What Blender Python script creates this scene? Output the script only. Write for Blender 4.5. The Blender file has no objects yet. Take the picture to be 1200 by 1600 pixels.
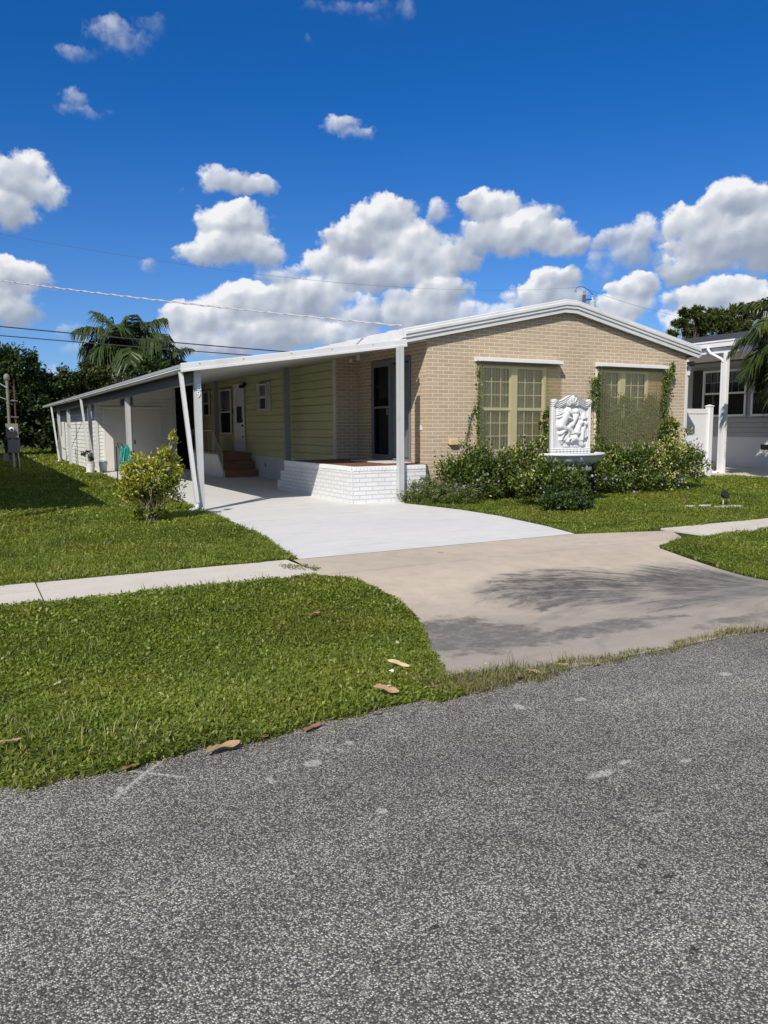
import bpy, math, random
import numpy as np
from mathutils import Matrix, Vector

random.seed(7)
rng = np.random.default_rng(11)
scene = bpy.context.scene
COL = scene.collection
PI = math.pi

# ------------------------------------------------------------------ helpers
def tag(o, label=None, cat=None, group=None, kind=None):
    if label: o['label'] = label
    if cat: o['category'] = cat
    if group: o['group'] = group
    if kind: o['kind'] = kind
    return o

def thing(name, label, cat, loc=(0, 0, 0), group=None):
    o = bpy.data.objects.new(name, None)
    COL.objects.link(o)
    o.location = loc
    o.empty_display_size = .2
    o['base'] = tuple(loc)
    return tag(o, label, cat, group)

def adopt(o, parent):
    if parent is None: return
    o.parent = parent
    if parent.type == 'EMPTY':
        o.matrix_parent_inverse = Matrix.Translation(-Vector(parent['base']))

def link_mesh(name, me, mat, parent=None):
    o = bpy.data.objects.new(name, me)
    COL.objects.link(o)
    if mat: me.materials.append(mat)
    adopt(o, parent)
    return o

def box_uv(me):
    """metre-scaled UVs projected along each face's main axis"""
    n = len(me.loops)
    if n == 0: return
    uv = me.uv_layers.new(name='UVMap')
    co = np.empty(len(me.vertices) * 3, np.float32); me.vertices.foreach_get('co', co); co = co.reshape(-1, 3)
    vi = np.empty(n, np.int32); me.loops.foreach_get('vertex_index', vi)
    nf = len(me.polygons)
    nr = np.empty(nf * 3, np.float32); me.polygons.foreach_get('normal', nr); nr = np.abs(nr.reshape(-1, 3))
    lt = np.empty(nf, np.int32); me.polygons.foreach_get('loop_total', lt)
    ax = np.repeat(np.argmax(nr, axis=1), lt)
    c = co[vi]
    u = np.where(ax == 0, c[:, 1], c[:, 0]); v = np.where(ax == 2, c[:, 1], c[:, 2])
    uv.data.foreach_set('uv', np.stack([u, v], 1).astype(np.float32).ravel())

class MB:
    def __init__(s): s.v = []; s.f = []
    def poly(s, pts):
        b = len(s.v); s.v += [tuple(p) for p in pts]; s.f.append(tuple(range(b, b + len(pts)))); return s
    def box(s, x0, x1, y0, y1, z0, z1):
        return s.obox((0, 0, 0), (1, 0, 0), (0, 1, 0), (0, 0, 1), x0, x1, y0, y1, z0, z1)
    def obox(s, o, U, V, N, u0, u1, v0, v1, n0, n1):
        o = Vector(o); U = Vector(U); V = Vector(V); N = Vector(N)
        P = [o + U * a + V * b + N * c for c in (n0, n1) for b in (v0, v1) for a in (u0, u1)]
        b = len(s.v); s.v += [tuple(p) for p in P]
        q = [(0, 2, 3, 1), (4, 5, 7, 6), (0, 1, 5, 4), (2, 6, 7, 3), (0, 4, 6, 2), (1, 3, 7, 5)]
        if U.cross(V).dot(N) * (u1 - u0) * (v1 - v0) * (n1 - n0) < 0: q = [t[::-1] for t in q]
        s.f += [tuple(b + i for i in t) for t in q]
        return s
    def tube(s, pts, rad, n=8, cap=True):
        pts = [Vector(p) for p in pts]; m = len(pts)
        if not hasattr(rad, '__len__'): rad = [rad] * m
        b = len(s.v); ref = None
        for i, p in enumerate(pts):
            t = (pts[min(i + 1, m - 1)] - pts[max(i - 1, 0)])
            t = t.normalized() if t.length > 1e-9 else Vector((0, 0, 1))
            if ref is None: ref = Vector((1, 0, 0)) if abs(t.x) < .8 else Vector((0, 1, 0))
            a = (ref - t * ref.dot(t)).normalized(); c = t.cross(a); ref = a
            for k in range(n):
                th = 2 * PI * k / n
                s.v.append(tuple(p + (a * math.cos(th) + c * math.sin(th)) * rad[i]))
        for i in range(m - 1):
            for k in range(n):
                k2 = (k + 1) % n
                s.f.append((b + i * n + k, b + i * n + k2, b + (i + 1) * n + k2, b + (i + 1) * n + k))
        if cap:
            s.f.append(tuple(b + k for k in reversed(range(n))))
            s.f.append(tuple(b + (m - 1) * n + k for k in range(n)))
        return s
    def lathe(s, c, prof, n=24, a0=0, a1=2 * PI, cap=False):
        full = abs(a1 - a0 - 2 * PI) < 1e-6; b = len(s.v); k = n if full else n + 1
        for r, z in prof:
            for i in range(k):
                th = a0 + (a1 - a0) * i / n
                s.v.append((c[0] + r * math.cos(th), c[1] + r * math.sin(th), c[2] + z))
        for j in range(len(prof) - 1):
            for i in range(n):
                i2 = (i + 1) % k
                s.f.append((b + j * k + i, b + j * k + i2, b + (j + 1) * k + i2, b + (j + 1) * k + i))
        if cap:
            s.f.append(tuple(b + i for i in reversed(range(k))))
            s.f.append(tuple(b + (len(prof) - 1) * k + i for i in range(k)))
        return s
    def extrude(s, prof, y0, y1, axis='y'):
        """closed 2d profile (list of (a,z)) swept along an axis; axis y: a=x, axis x: a=y"""
        n = len(prof); b = len(s.v)
        area = sum(prof[i][0] * prof[(i + 1) % n][1] - prof[(i + 1) % n][0] * prof[i][1] for i in range(n))
        if (area < 0): prof = prof[::-1]
        for t in (y0, y1):
            for a, z in prof: s.v.append((a, t, z) if axis == 'y' else (t, a, z))
        flip = (axis == 'y') != (y1 < y0)
        fs = [(b + i, b + (i + 1) % n, b + n + (i + 1) % n, b + n + i) for i in range(n)]
        fs += [tuple(b + i for i in reversed(range(n))), tuple(b + n + i for i in range(n))]
        s.f += [t[::-1] for t in fs] if flip else fs
        return s
    def build(s, name, mat, parent=None, smooth=False, bevel=0, auto=None):
        me = bpy.data.meshes.new(name)
        me.from_pydata(s.v, [], s.f); me.update()
        box_uv(me)
        if smooth: me.polygons.foreach_set('use_smooth', [True] * len(me.polygons))
        o = link_mesh(name, me, mat, parent)
        if bevel:
            m = o.modifiers.new('bevel', 'BEVEL'); m.width = bevel; m.segments = 2; m.limit_method = 'ANGLE'; m.angle_limit = .6
        return o

def np_mesh(name, V, F, mat, parent=None, tint=None, smooth=False):
    """V (N,3); F list of (m,k) int arrays"""
    me = bpy.data.meshes.new(name)
    V = np.asarray(V, np.float32)
    me.vertices.add(len(V)); me.vertices.foreach_set('co', V.ravel())
    F = [np.asarray(f, np.int32) for f in F if len(f)]
    nl = sum(f.size for f in F); npoly = sum(len(f) for f in F)
    me.loops.add(nl); me.loops.foreach_set('vertex_index', np.concatenate([f.ravel() for f in F]))
    tot = np.concatenate([np.full(len(f), f.shape[1], np.int32) for f in F])
    me.polygons.add(npoly)
    me.polygons.foreach_set('loop_start', np.concatenate([[0], np.cumsum(tot)[:-1]]).astype(np.int32))
    me.polygons.foreach_set('loop_total', tot)
    if smooth: me.polygons.foreach_set('use_smooth', np.ones(npoly, bool))
    if tint is not None:
        a = me.attributes.new('tint', 'FLOAT', 'POINT'); a.data.foreach_set('value', np.asarray(tint, np.float32))
    me.update(calc_edges=True)
    me.validate()
    return link_mesh(name, me, mat, parent)

def unit(a):
    return a / np.maximum(np.linalg.norm(a, axis=-1, keepdims=True), 1e-9)

def leaf_geo(P, A, Nn, L, W, fold=.2, droop=0.):
    """diamond leaves, two triangles each, folded along the midrib"""
    n = len(P); A = unit(A); S = unit(np.cross(A, Nn)); Nn = np.cross(S, A)
    L = np.broadcast_to(L, n)[:, None]; W = np.broadcast_to(W, n)[:, None]
    V = np.empty((n, 4, 3))
    V[:, 0] = P
    V[:, 1] = P + A * L * .45 + S * W * .5 + Nn * fold * W
    V[:, 2] = P + A * L - Nn * droop * L
    V[:, 3] = P + A * L * .45 - S * W * .5 + Nn * fold * W
    i = np.arange(n)[:, None] * 4
    F = np.concatenate([i + [0, 1, 2], i + [0, 2, 3]])
    return V.reshape(-1, 3), F

def blade_geo(P, D, H, W, bend):
    """grass blades: a quad and a tip triangle. D (n,2) lean direction"""
    n = len(P); D3 = np.concatenate([D, np.zeros((n, 1))], 1)
    S = np.stack([-D[:, 1], D[:, 0], np.zeros(n)], 1)
    tw = rng.uniform(-1, 1, n)[:, None]
    S = unit(S + D3 * tw)
    H = np.broadcast_to(H, n)[:, None]; W = np.broadcast_to(W, n)[:, None]; b = np.broadcast_to(bend, n)[:, None]
    up = np.array([0, 0, 1.])
    V = np.empty((n, 5, 3))
    V[:, 0] = P - S * W * .5; V[:, 1] = P + S * W * .5
    m = P + up * H * .6 + D3 * H * b * .4
    V[:, 2] = m + S * W * .42; V[:, 3] = m - S * W * .42
    V[:, 4] = P + up * H * (1 - .35 * b) + D3 * H * b * 1.1
    i = np.arange(n)[:, None] * 5
    return V.reshape(-1, 3), i + [0, 1, 2, 3], i + [3, 2, 4]

def rand_dir(n):
    return unit(rng.normal(size=(n, 3)))

# ------------------------------------------------------------------ materials
class NT:
    def __init__(s, tree): s.t = tree; s.n = tree.nodes; s.l = tree.links
    def new(s, typ, **kw):
        n = s.n.new(typ)
        for k, v in kw.items():
            if k == 'inp':
                for kk, vv in v.items():
                    if isinstance(vv, bpy.types.NodeSocket): s.l.new(vv, n.inputs[kk])
                    else: n.inputs[kk].default_value = vv
            else: setattr(n, k, v)
        return n
    def math(s, op, a, b=None, c=None, clamp=False):
        n = s.n.new('ShaderNodeMath'); n.operation = op; n.use_clamp = clamp
        for i, x in enumerate((a, b, c)):
            if x is None: continue
            if isinstance(x, bpy.types.NodeSocket): s.l.new(x, n.inputs[i])
            else: n.inputs[i].default_value = x
        return n.outputs[0]
    def noise(s, vec, scale, detail=4, rough=.55, dist=0, out='Fac'):
        n = s.new('ShaderNodeTexNoise', inp={'Scale': scale, 'Detail': detail, 'Roughness': rough, 'Distortion': dist})
        if vec is not None: s.l.new(vec, n.inputs['Vector'])
        return n.outputs[out]
    def ramp(s, fac, stops, interp='LINEAR'):
        n = s.n.new('ShaderNodeValToRGB'); n.color_ramp.interpolation = interp
        e = n.color_ramp.elements
        while len(e) < len(stops): e.new(.5)
        for k, (p, c) in enumerate(stops):
            e[k].position = p
            e[k].color = (c, c, c, 1) if not hasattr(c, '__len__') else (*c, 1)
        s.l.new(fac, n.inputs[0]); return n.outputs[0]
    def mix(s, fac, a, b, typ='MIX'):
        n = s.n.new('ShaderNodeMix'); n.data_type = 'RGBA'; n.blend_type = typ
        for key, x in ((0, fac), (6, a), (7, b)):
            if isinstance(x, bpy.types.NodeSocket): s.l.new(x, n.inputs[key])
            elif key == 0: n.inputs[0].default_value = x
            else: n.inputs[key].default_value = (*x, 1)
        return n.outputs[2]
    def smooth(s, x, a, b):
        n = s.n.new('ShaderNodeMapRange'); n.interpolation_type = 'SMOOTHSTEP'
        s.l.new(x, n.inputs[0]); n.inputs[1].default_value = a; n.inputs[2].default_value = b
        return n.outputs[0]
    def bump(s, h, strength=.3, dist=.01):
        return s.new('ShaderNodeBump', inp={'Height': h, 'Strength': strength, 'Distance': dist}).outputs[0]

def new_mat(name):
    m = bpy.data.materials.new(name); m.use_nodes = True
    nt = NT(m.node_tree); m.node_tree.nodes.clear()
    out = nt.new('ShaderNodeOutputMaterial')
    return m, nt, out

def pos(nt): return nt.new('ShaderNodeTexCoord').outputs['Object']

def finish(nt, out, color, rough=.6, spec=.4, metal=0., normal=None):
    b = nt.new('ShaderNodeBsdfPrincipled')
    for k, v in (('Base Color', color), ('Roughness', rough), ('Specular IOR Level', spec), ('Metallic', metal), ('Normal', normal)):
        if v is None: continue
        if isinstance(v, bpy.types.NodeSocket): nt.l.new(v, b.inputs[k])
        elif k == 'Base Color': b.inputs[k].default_value = (*v, 1)
        else: b.inputs[k].default_value = v
    nt.l.new(b.outputs[0], out.inputs[0]); return b

def paint(name, c, rough=.5, var=.12, scale=3., bump=.05, spec=.4, dirt=0., dirtcol=(.25, .22, .17), metal=0.):
    m, nt, out = new_mat(name); p = pos(nt)
    n1 = nt.noise(p, scale, 5, .6)
    n2 = nt.noise(p, scale * 14, 4, .6)
    dk = tuple(x * (1 - var) for x in c); lt = tuple(min(1, x * (1 + var * .6)) for x in c)
    col = nt.ramp(n1, [(.3, dk), (.7, lt)])
    if dirt:
        d = nt.math('MULTIPLY', nt.smooth(nt.noise(p, scale * 2.2, 7, .68), .5, .75), dirt)
        col = nt.mix(d, col, dirtcol)
    finish(nt, out, col, rough, spec, metal, nt.bump(n2, bump, .01) if bump else None)
    return m

def brick_mat(name, c1, c2, mortar, bw, bh, ms=.011, bump=.5, rough=.85, off=(0, 0)):
    m, nt, out = new_mat(name)
    uv = nt.new('ShaderNodeTexCoord').outputs['UV']
    mp = nt.new('ShaderNodeMapping', inp={'Location': (off[0], off[1], 0)}); nt.l.new(uv, mp.inputs[0])
    p = pos(nt)
    # slight wobble so that courses are not ruler-straight
    wob = nt.noise(p, 2.2, 2, .5, 0, 'Color')
    vm = nt.new('ShaderNodeVectorMath', operation='MULTIPLY_ADD', inp={1: (.006, .006, 0)})
    nt.l.new(wob, vm.inputs[0]); nt.l.new(mp.outputs[0], vm.inputs[2])
    b = nt.new('ShaderNodeTexBrick', inp={'Color1': (*c1, 1), 'Color2': (*c2, 1), 'Mortar': (*mortar, 1), 'Scale': 1., 'Mortar Size': ms * .5,
                                         'Mortar Smooth': .25, 'Bias': 0., 'Brick Width': bw, 'Row Height': bh})
    b.offset = .5; b.offset_frequency = 2
    nt.l.new(vm.outputs[0], b.inputs['Vector'])
    n1 = nt.noise(p, 1.1, 5, .6); n2 = nt.noise(p, 60, 4, .7)
    col = nt.mix(nt.math('MULTIPLY', nt.smooth(n1, .35, .75), .16), b.outputs['Color'], tuple(x * .6 for x in c1))
    col = nt.mix(nt.math('MULTIPLY', n2, .3), col, tuple(min(1, x * 1.15) for x in c1), 'MIX')
    h = nt.math('SUBTRACT', nt.math('MULTIPLY', n2, .35), b.outputs['Fac'])
    finish(nt, out, col, rough, .25, 0, nt.bump(h, bump, .012))
    return m

def foliage_mat(name, stops, transl=.3, rough=.5, spec=.35, patch=0., patchcol=(.1, .1, .03), patchscale=.7):
    m, nt, out = new_mat(name)
    at = nt.new('ShaderNodeAttribute', attribute_name='tint')
    col = nt.ramp(at.outputs['Fac'], stops)
    if patch:
        col = nt.mix(nt.math('MULTIPLY', nt.smooth(nt.noise(pos(nt), patchscale, 4, .6), .42, .68), patch), col, patchcol)
    b = nt.new('ShaderNodeBsdfPrincipled', inp={'Roughness': rough, 'Specular IOR Level': spec}); nt.l.new(col, b.inputs['Base Color'])
    t = nt.new('ShaderNodeBsdfTranslucent')
    tc = nt.mix(1., col, (1.25, 1.3, .6), 'MULTIPLY'); nt.l.new(tc, t.inputs[0])
    mx = nt.new('ShaderNodeMixShader', inp={0: transl})
    nt.l.new(b.outputs[0], mx.inputs[1]); nt.l.new(t.outputs[0], mx.inputs[2]); nt.l.new(mx.outputs[0], out.inputs[0])
    return m

def glass_mat(name, tint=(1, 1, 1), refl=1.):
    m, nt, out = new_mat(name)
    tr = nt.new('ShaderNodeBsdfTransparent', inp={0: (*tint, 1)})
    gl = nt.new('ShaderNodeBsdfGlossy', inp={'Roughness': .02})
    fr = nt.new('ShaderNodeFresnel', inp={'IOR': 1.5})
    mx = nt.new('ShaderNodeMixShader'); nt.l.new(nt.math('MULTIPLY', fr.outputs[0], refl, clamp=True), mx.inputs[0])
    nt.l.new(tr.outputs[0], mx.inputs[1]); nt.l.new(gl.outputs[0], mx.inputs[2]); nt.l.new(mx.outputs[0], out.inputs[0])
    return m
# ------------------------------------------------------------------ camera
R_ = ((0.87949408, -0.47588052, -0.00528135), (-0.05692904, -0.09418223, -0.99392595), (0.47249258, 0.87445265, -0.10992413))
cam = bpy.data.cameras.new('camera'); camo = bpy.data.objects.new('camera', cam); COL.objects.link(camo)
r, d, f = (Vector(v) for v in R_)
camo.matrix_world = Matrix(((r.x, -d.x, -f.x, 0), (r.y, -d.y, -f.y, 0), (r.z, -d.z, -f.z, 1.55), (0, 0, 0, 1)))
cam.sensor_fit = 'VERTICAL'; cam.sensor_height = 36; cam.sensor_width = 27; cam.lens = 1202 / 1600 * 36
cam.clip_start = .05; cam.clip_end = 6000
scene.camera = camo

# ------------------------------------------------------------------ sun and sky
SUN_EL = math.radians(40.2); SUN_AZ = math.atan2(-.745, -.667)
SD = Vector((math.sin(SUN_AZ) * math.cos(SUN_EL), math.cos(SUN_AZ) * math.cos(SUN_EL), math.sin(SUN_EL)))
sun = bpy.data.lights.new('sun', 'SUN'); sun.energy = 4.9; sun.angle = math.radians(.5); sun.color = (1, .93, .83)
suno = bpy.data.objects.new('sun', sun); COL.objects.link(suno); suno.location = SD * 60
suno.rotation_euler = SD.to_track_quat('Z', 'Y').to_euler()

CLOUDS = [(10.54, 24.47, 2.84, 1.01, 0.55), (7.49, 23.09, 1.88, 0.68, 0.45), (12.82, 25.16, 2.08, 0.74, 0.4), (9.89, 23.56, 2.02, 0.82, 0.35), (7.68, 20.81, 1.19, 0.6, 0.55), (8.32, 20.18, 2.08, 0.47, 0.5), (26.78, 27.07, 4.68, 0.56, 0.42), (29.47, 26.93, 1.7, 0.67, 0.45), (24.11, 27.09, 2.22, 0.46, 0.35), (28.12, 26.33, 1.79, 0.54, 0.3), (25.53, 20.36, 1.81, 0.68, 0.75), (26.71, 19.83, 1.54, 0.54, 0.6), (23.18, 24.96, 0.49, 0.69, 0.3), (4.2, 15.77, 2.36, 1.87, 1), (5.71, 15.37, 1.4, 1.29, 0.85), (3.45, 13.82, 1.96, 1.52, 0.9), (3.5, 9.86, 2.21, 1.44, 1), (3.03, 8.11, 2.36, 1.82, 0.9), (17.43, 16.72, 2.2, 1.07, 0.85), (19.42, 16.33, 1.97, 0.8, 0.8), (16.79, 17.28, 1.14, 0.71, 0.7), (17.93, 14.24, 2.76, 1.48, 1), (18.2, 12.59, 3.35, 1.76, 1), (15.3, 11.94, 2.28, 0.92, 0.85), (19.76, 12.01, 1.81, 1.27, 0.9), (11.91, 11.03, 0.81, 0.58, 0.5), (14.36, 16.0, 0.39, 0.28, 0.35), (10.2, 9.61, 0.59, 0.59, 0.3), (28.49, 14.42, 2.67, 1.75, 1), (26.41, 13.16, 2.86, 1.86, 1), (30.33, 12.72, 3.92, 2.04, 1), (28.01, 11.02, 6.0, 1.74, 1), (32.64, 11.83, 2.85, 1.55, 0.95), (24.09, 11.44, 2.07, 1.47, 0.9), (21.55, 10.76, 2.51, 1.12, 0.75), (32.26, 14.58, 1.1, 1.25, 0.75), (36.04, 15.09, 2.48, 1.39, 1), (37.86, 13.36, 4.26, 1.67, 1), (40.31, 13.04, 2.65, 1.41, 1), (41.64, 12.34, 1.97, 1.0, 0.85), (39.62, 14.51, 1.77, 0.98, 0.8), (35.15, 13.25, 2.73, 1.51, 0.9), (19.0, 8.62, 4.3, 1.67, 1), (15.6, 7.36, 3.55, 1.67, 0.95), (22.9, 9.12, 4.14, 1.94, 1), (20.56, 6.78, 5.94, 1.79, 1), (26.6, 8.16, 2.23, 1.79, 0.85), (16.9, 6.06, 5.38, 1.16, 0.9), (25.65, 6.58, 3.26, 1.36, 0.8), (32.65, 9.44, 2.4, 1.76, 1), (31.26, 8.13, 3.48, 1.87, 1), (34.27, 7.63, 2.31, 1.79, 0.8), (29.86, 9.03, 1.58, 1.15, 0.8), (40.81, 10.06, 2.12, 1.11, 0.95), (39.94, 9.02, 3.12, 1.3, 0.9), (37.71, 7.55, 3.63, 1.15, 0.7), (46.02, 9.17, 1.69, 1.27, 1), (45.42, 8.14, 2.21, 1.2, 0.95), (44.37, 7.33, 2.59, 1.04, 0.8), (52.27, 14.27, 2.88, 1.6, 1), (49.57, 13.38, 2.32, 1.5, 1), (51.6, 12.02, 3.9, 1.97, 1), (53.89, 11.99, 2.26, 2.71, 1), (46.74, 12.83, 1.5, 1.45, 0.85), (44.87, 12.56, 1.7, 1.15, 0.8), (45.74, 11.48, 2.53, 1.4, 0.75), (50.08, 10.55, 3.4, 1.38, 0.95), (44.06, 10.75, 1.2, 1.26, 0.6), (51.74, 8.4, 3.92, 1.39, 1), (54.08, 7.63, 3.03, 1.62, 1), (49.81, 7.07, 2.43, 1.26, 0.85), (48.95, 8.37, 1.22, 0.92, 0.7), (6.65, 6.35, 1.29, 0.84, 0.5), (7.83, 5.41, 2.05, 0.77, 0.5), (4.52, 3.41, 3.14, 1.27, 0.6), (10.23, 3.07, 5.09, 1.32, 0.7)]
def build_world():
    w = bpy.data.worlds.new('World'); scene.world = w; w.use_nodes = True
    nt = NT(w.node_tree); nt.n.clear()
    out = nt.new('ShaderNodeOutputWorld'); bg = nt.new('ShaderNodeBackground', inp={'Strength': .1})
    sky = nt.new('ShaderNodeTexSky'); sky.sky_type = 'NISHITA'; sky.sun_disc = False
    sky.sun_elevation = SUN_EL; sky.sun_rotation = SUN_AZ % (2 * PI); sky.altitude = 0; sky.air_density = 1.; sky.dust_density = .25; sky.ozone_density = 3.
    # the deep tropical blue of the photograph
    gen = nt.new('ShaderNodeTexCoord').outputs['Generated']
    sep = nt.new('ShaderNodeSeparateXYZ'); nt.l.new(gen, sep.inputs[0])
    tint = nt.mix(nt.smooth(sep.outputs[2], .02, .42), (.46, .68, 1.06), (.085, .54, 1.10))
    skyc = nt.mix(1., sky.outputs[0], tint, 'MULTIPLY')
    az = nt.math('ARCTAN2', sep.outputs[0], sep.outputs[1]); el = nt.math('ARCSINE', sep.outputs[2])
    k = 180 / PI
    uv = nt.new('ShaderNodeCombineXYZ', inp={0: nt.math('MULTIPLY', az, k), 1: nt.math('MULTIPLY', el, k)}).outputs[0]
    def clouds(band):
        # break the outlines with turbulence
        w1 = nt.noise(uv, .36, 5, .62, 0, 'Color')
        vm = nt.new('ShaderNodeVectorMath', operation='MULTIPLY_ADD', inp={1: (2.8, 2.0, 0)}); nt.l.new(w1, vm.inputs[0])
        sh = nt.new('ShaderNodeVectorMath', operation='ADD', inp={1: (-1.4, -1.0, 0)}); nt.l.new(uv, sh.inputs[0]); nt.l.new(sh.outputs[0], vm.inputs[2])
        p = vm.outputs[0]
        F = None; Q = None
        for (a, e, rx, ry, wt) in CLOUDS:
            rx *= 1.12; ry *= 1.10
            if a + rx + 1.6 < band[0] or a - rx - 1.6 > band[1]: continue
            q = nt.new('ShaderNodeVectorMath', operation='MULTIPLY_ADD', inp={1: (1 / rx, 1 / ry, 0), 2: (-a / rx, -e / ry, wt)}); nt.l.new(p, q.inputs[0]); q = q.outputs[0]
            dd = nt.new('ShaderNodeVectorMath', operation='DOT_PRODUCT'); nt.l.new(q, dd.inputs[0]); nt.l.new(q, dd.inputs[1])
            wv = nt.math('MULTIPLY', nt.math('SUBTRACT', 1. + wt * wt, dd.outputs['Value'], clamp=True), wt); wv = nt.math('POWER', wv, 4.)
            if F is None: F = wv; Q = q
            else:
                mx = nt.new('ShaderNodeMix', data_type='VECTOR'); nt.l.new(nt.math('DIVIDE', wv, nt.math('ADD', wv, F)), mx.inputs[0]); nt.l.new(Q, mx.inputs[4]); nt.l.new(q, mx.inputs[5])
                Q = mx.outputs[1]; F = nt.math('MAXIMUM', F, wv)
        F = nt.math('POWER', F, .25)
        dv = nt.new('ShaderNodeVectorMath', operation='DOT_PRODUCT', inp={1: (-.28, .95, 0)}); nt.l.new(Q, dv.inputs[0]); V = dv.outputs['Value']
        sq = nt.new('ShaderNodeSeparateXYZ'); nt.l.new(Q, sq.inputs[0]); thick = nt.smooth(sq.outputs[2], .10, .98)
        n1 = nt.noise(uv, .62, 8, .60)
        def billow(vec, det):
            v = nt.new('ShaderNodeTexVoronoi', voronoi_dimensions='2D', feature='SMOOTH_F1', normalize=True, inp={'Scale': .42, 'Detail': det, 'Roughness': .52, 'Lacunarity': 2.3, 'Smoothness': .35, 'Randomness': 1.})
            nt.l.new(vec, v.inputs['Vector']); return v.outputs['Distance']
        wp = nt.new('ShaderNodeVectorMath', operation='MULTIPLY_ADD', inp={1: (.9, .7, 0)}); nt.l.new(w1, wp.inputs[0]); nt.l.new(uv, wp.inputs[2])
        off = nt.new('ShaderNodeVectorMath', operation='ADD', inp={1: (-.26, .36, 0)}); nt.l.new(wp.outputs[0], off.inputs[0])
        b1 = billow(wp.outputs[0], 3.); b2 = billow(off.outputs[0], 1.2); b0 = billow(wp.outputs[0], 1.2)
        dens = nt.math('ADD', nt.math('MULTIPLY_ADD', nt.math('SUBTRACT', .34, b1), 1.15, F), nt.math('MULTIPLY', nt.math('SUBTRACT', n1, .5), nt.math('MULTIPLY_ADD', sq.outputs[2], -.9, 1.9)))
        # crisp sunlit tops, ragged soft bases
        wide = nt.math('ADD', nt.math('MULTIPLY_ADD', sq.outputs[2], -.55, 1.03), nt.math('MULTIPLY', V, -.26))
        al = nt.math('DIVIDE', nt.math('SUBTRACT', dens, .20), nt.math('MAXIMUM', wide, .16), clamp=True)
        alpha = nt.math('MULTIPLY', nt.smooth(al, 0., 1.), nt.math('MULTIPLY', thick, nt.smooth(F, .02, .25)))
        relief = nt.math('MULTIPLY', nt.math('SUBTRACT', b2, b0), 1.35)
        lit = nt.math('ADD', nt.math('ADD', nt.math('MULTIPLY', V, .92), relief), nt.math('MULTIPLY', nt.math('SUBTRACT', nt.noise(uv, .22, 3, .5), .5), 1.1))
        lit = nt.math('ADD', lit, nt.math('SUBTRACT', .66, nt.math('MULTIPLY', dens, .20)))
        cc = nt.ramp(lit, [(0., (3.3, 3.8, 4.8)), (.28, (4.2, 4.7, 5.6)), (.52, (5.4, 5.9, 6.6)), (.76, (6.9, 7.2, 7.7)), (.98, (9.2, 9.2, 9.3))])
        col = nt.mix(nt.math('MULTIPLY', alpha, .97), skyc, cc)
        g = nt.new('ShaderNodeBackground', inp={'Strength': .1}); nt.l.new(col, g.inputs[0]); return g.outputs[0]
    azd = nt.math('MULTIPLY', az, k); eld = nt.math('MULTIPLY', el, k)
    def mixs(fac, a, b):
        x = nt.new('ShaderNodeMixShader'); nt.l.new(fac, x.inputs[0]); nt.l.new(a, x.inputs[1]); nt.l.new(b, x.inputs[2]); return x.outputs[0]
    edges = [-12., 14., 29., 41., 70.]
    acc = clouds((edges[-2], edges[-1]))
    for i in range(len(edges) - 3, -1, -1):
        acc = mixs(nt.math('GREATER_THAN', azd, edges[i + 1]), clouds((edges[i], edges[i + 1])), acc)
    # the cumulus field lies in this sector of the sky; elsewhere a cloud layer is added
    inside = nt.math('MULTIPLY', nt.math('MULTIPLY', nt.math('GREATER_THAN', azd, edges[0]), nt.math('LESS_THAN', azd, edges[-1])), nt.math('LESS_THAN', eld, 31.))
    # plainer broken cumulus added over the unseen sky to whiten the ambient light
    on = nt.noise(gen, 2.6, 6, .6)
    oc = nt.mix(nt.smooth(on, .45, .62), skyc, nt.ramp(nt.noise(gen, 5., 5, .6), [(.3, (4.6, 4.9, 5.3)), (.65, (9.0, 8.9, 8.7))]))
    oc = nt.mix(nt.smooth(sep.outputs[2], -.02, .03), (.9, .95, .9), oc)
    og = nt.new('ShaderNodeBackground', inp={'Strength': .1}); nt.l.new(oc, og.inputs[0])
    nt.l.new(mixs(inside, og.outputs[0], acc), out.inputs[0])
    col = skyc
    nt.l.new(col, bg.inputs[0])
    w.cycles.sampling_method = 'MANUAL'; w.cycles.sample_map_resolution = 512
build_world()

vs = scene.view_settings
scene.display_settings.display_device = 'sRGB'
vs.view_transform = 'Standard'; vs.look = 'None'; vs.exposure = 0.; vs.gamma = 1.; vs.use_curve_mapping = False
cy = scene.cycles
cy.max_bounces = 8; cy.diffuse_bounces = 3; cy.glossy_bounces = 3; cy.transmission_bounces = 6; cy.transparent_max_bounces = 16
cy.sample_clamp_indirect = 6; cy.caustics_reflective = False; cy.caustics_refractive = False
cy.use_denoising = True; cy.denoising_prefilter = 'ACCURATE'

# ------------------------------------------------------------------ ground
def swale(Y):
    Y = np.asarray(Y, float)
    return np.where((Y > 3.7) & (Y < 7.2), -.12 * np.sin(PI * (Y - 3.7) / 3.5) ** 2, 0.)

def in_poly(x, y, poly):
    c = np.zeros(len(x), bool); n = len(poly)
    for i in range(n):
        x0, y0 = poly[i]; x1, y1 = poly[(i + 1) % n]
        if y0 == y1: continue
        m = ((y0 > y) != (y1 > y)) & (x < (x1 - x0) * (y - y0) / (y1 - y0) + x0)
        c ^= m
    return c

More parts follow.
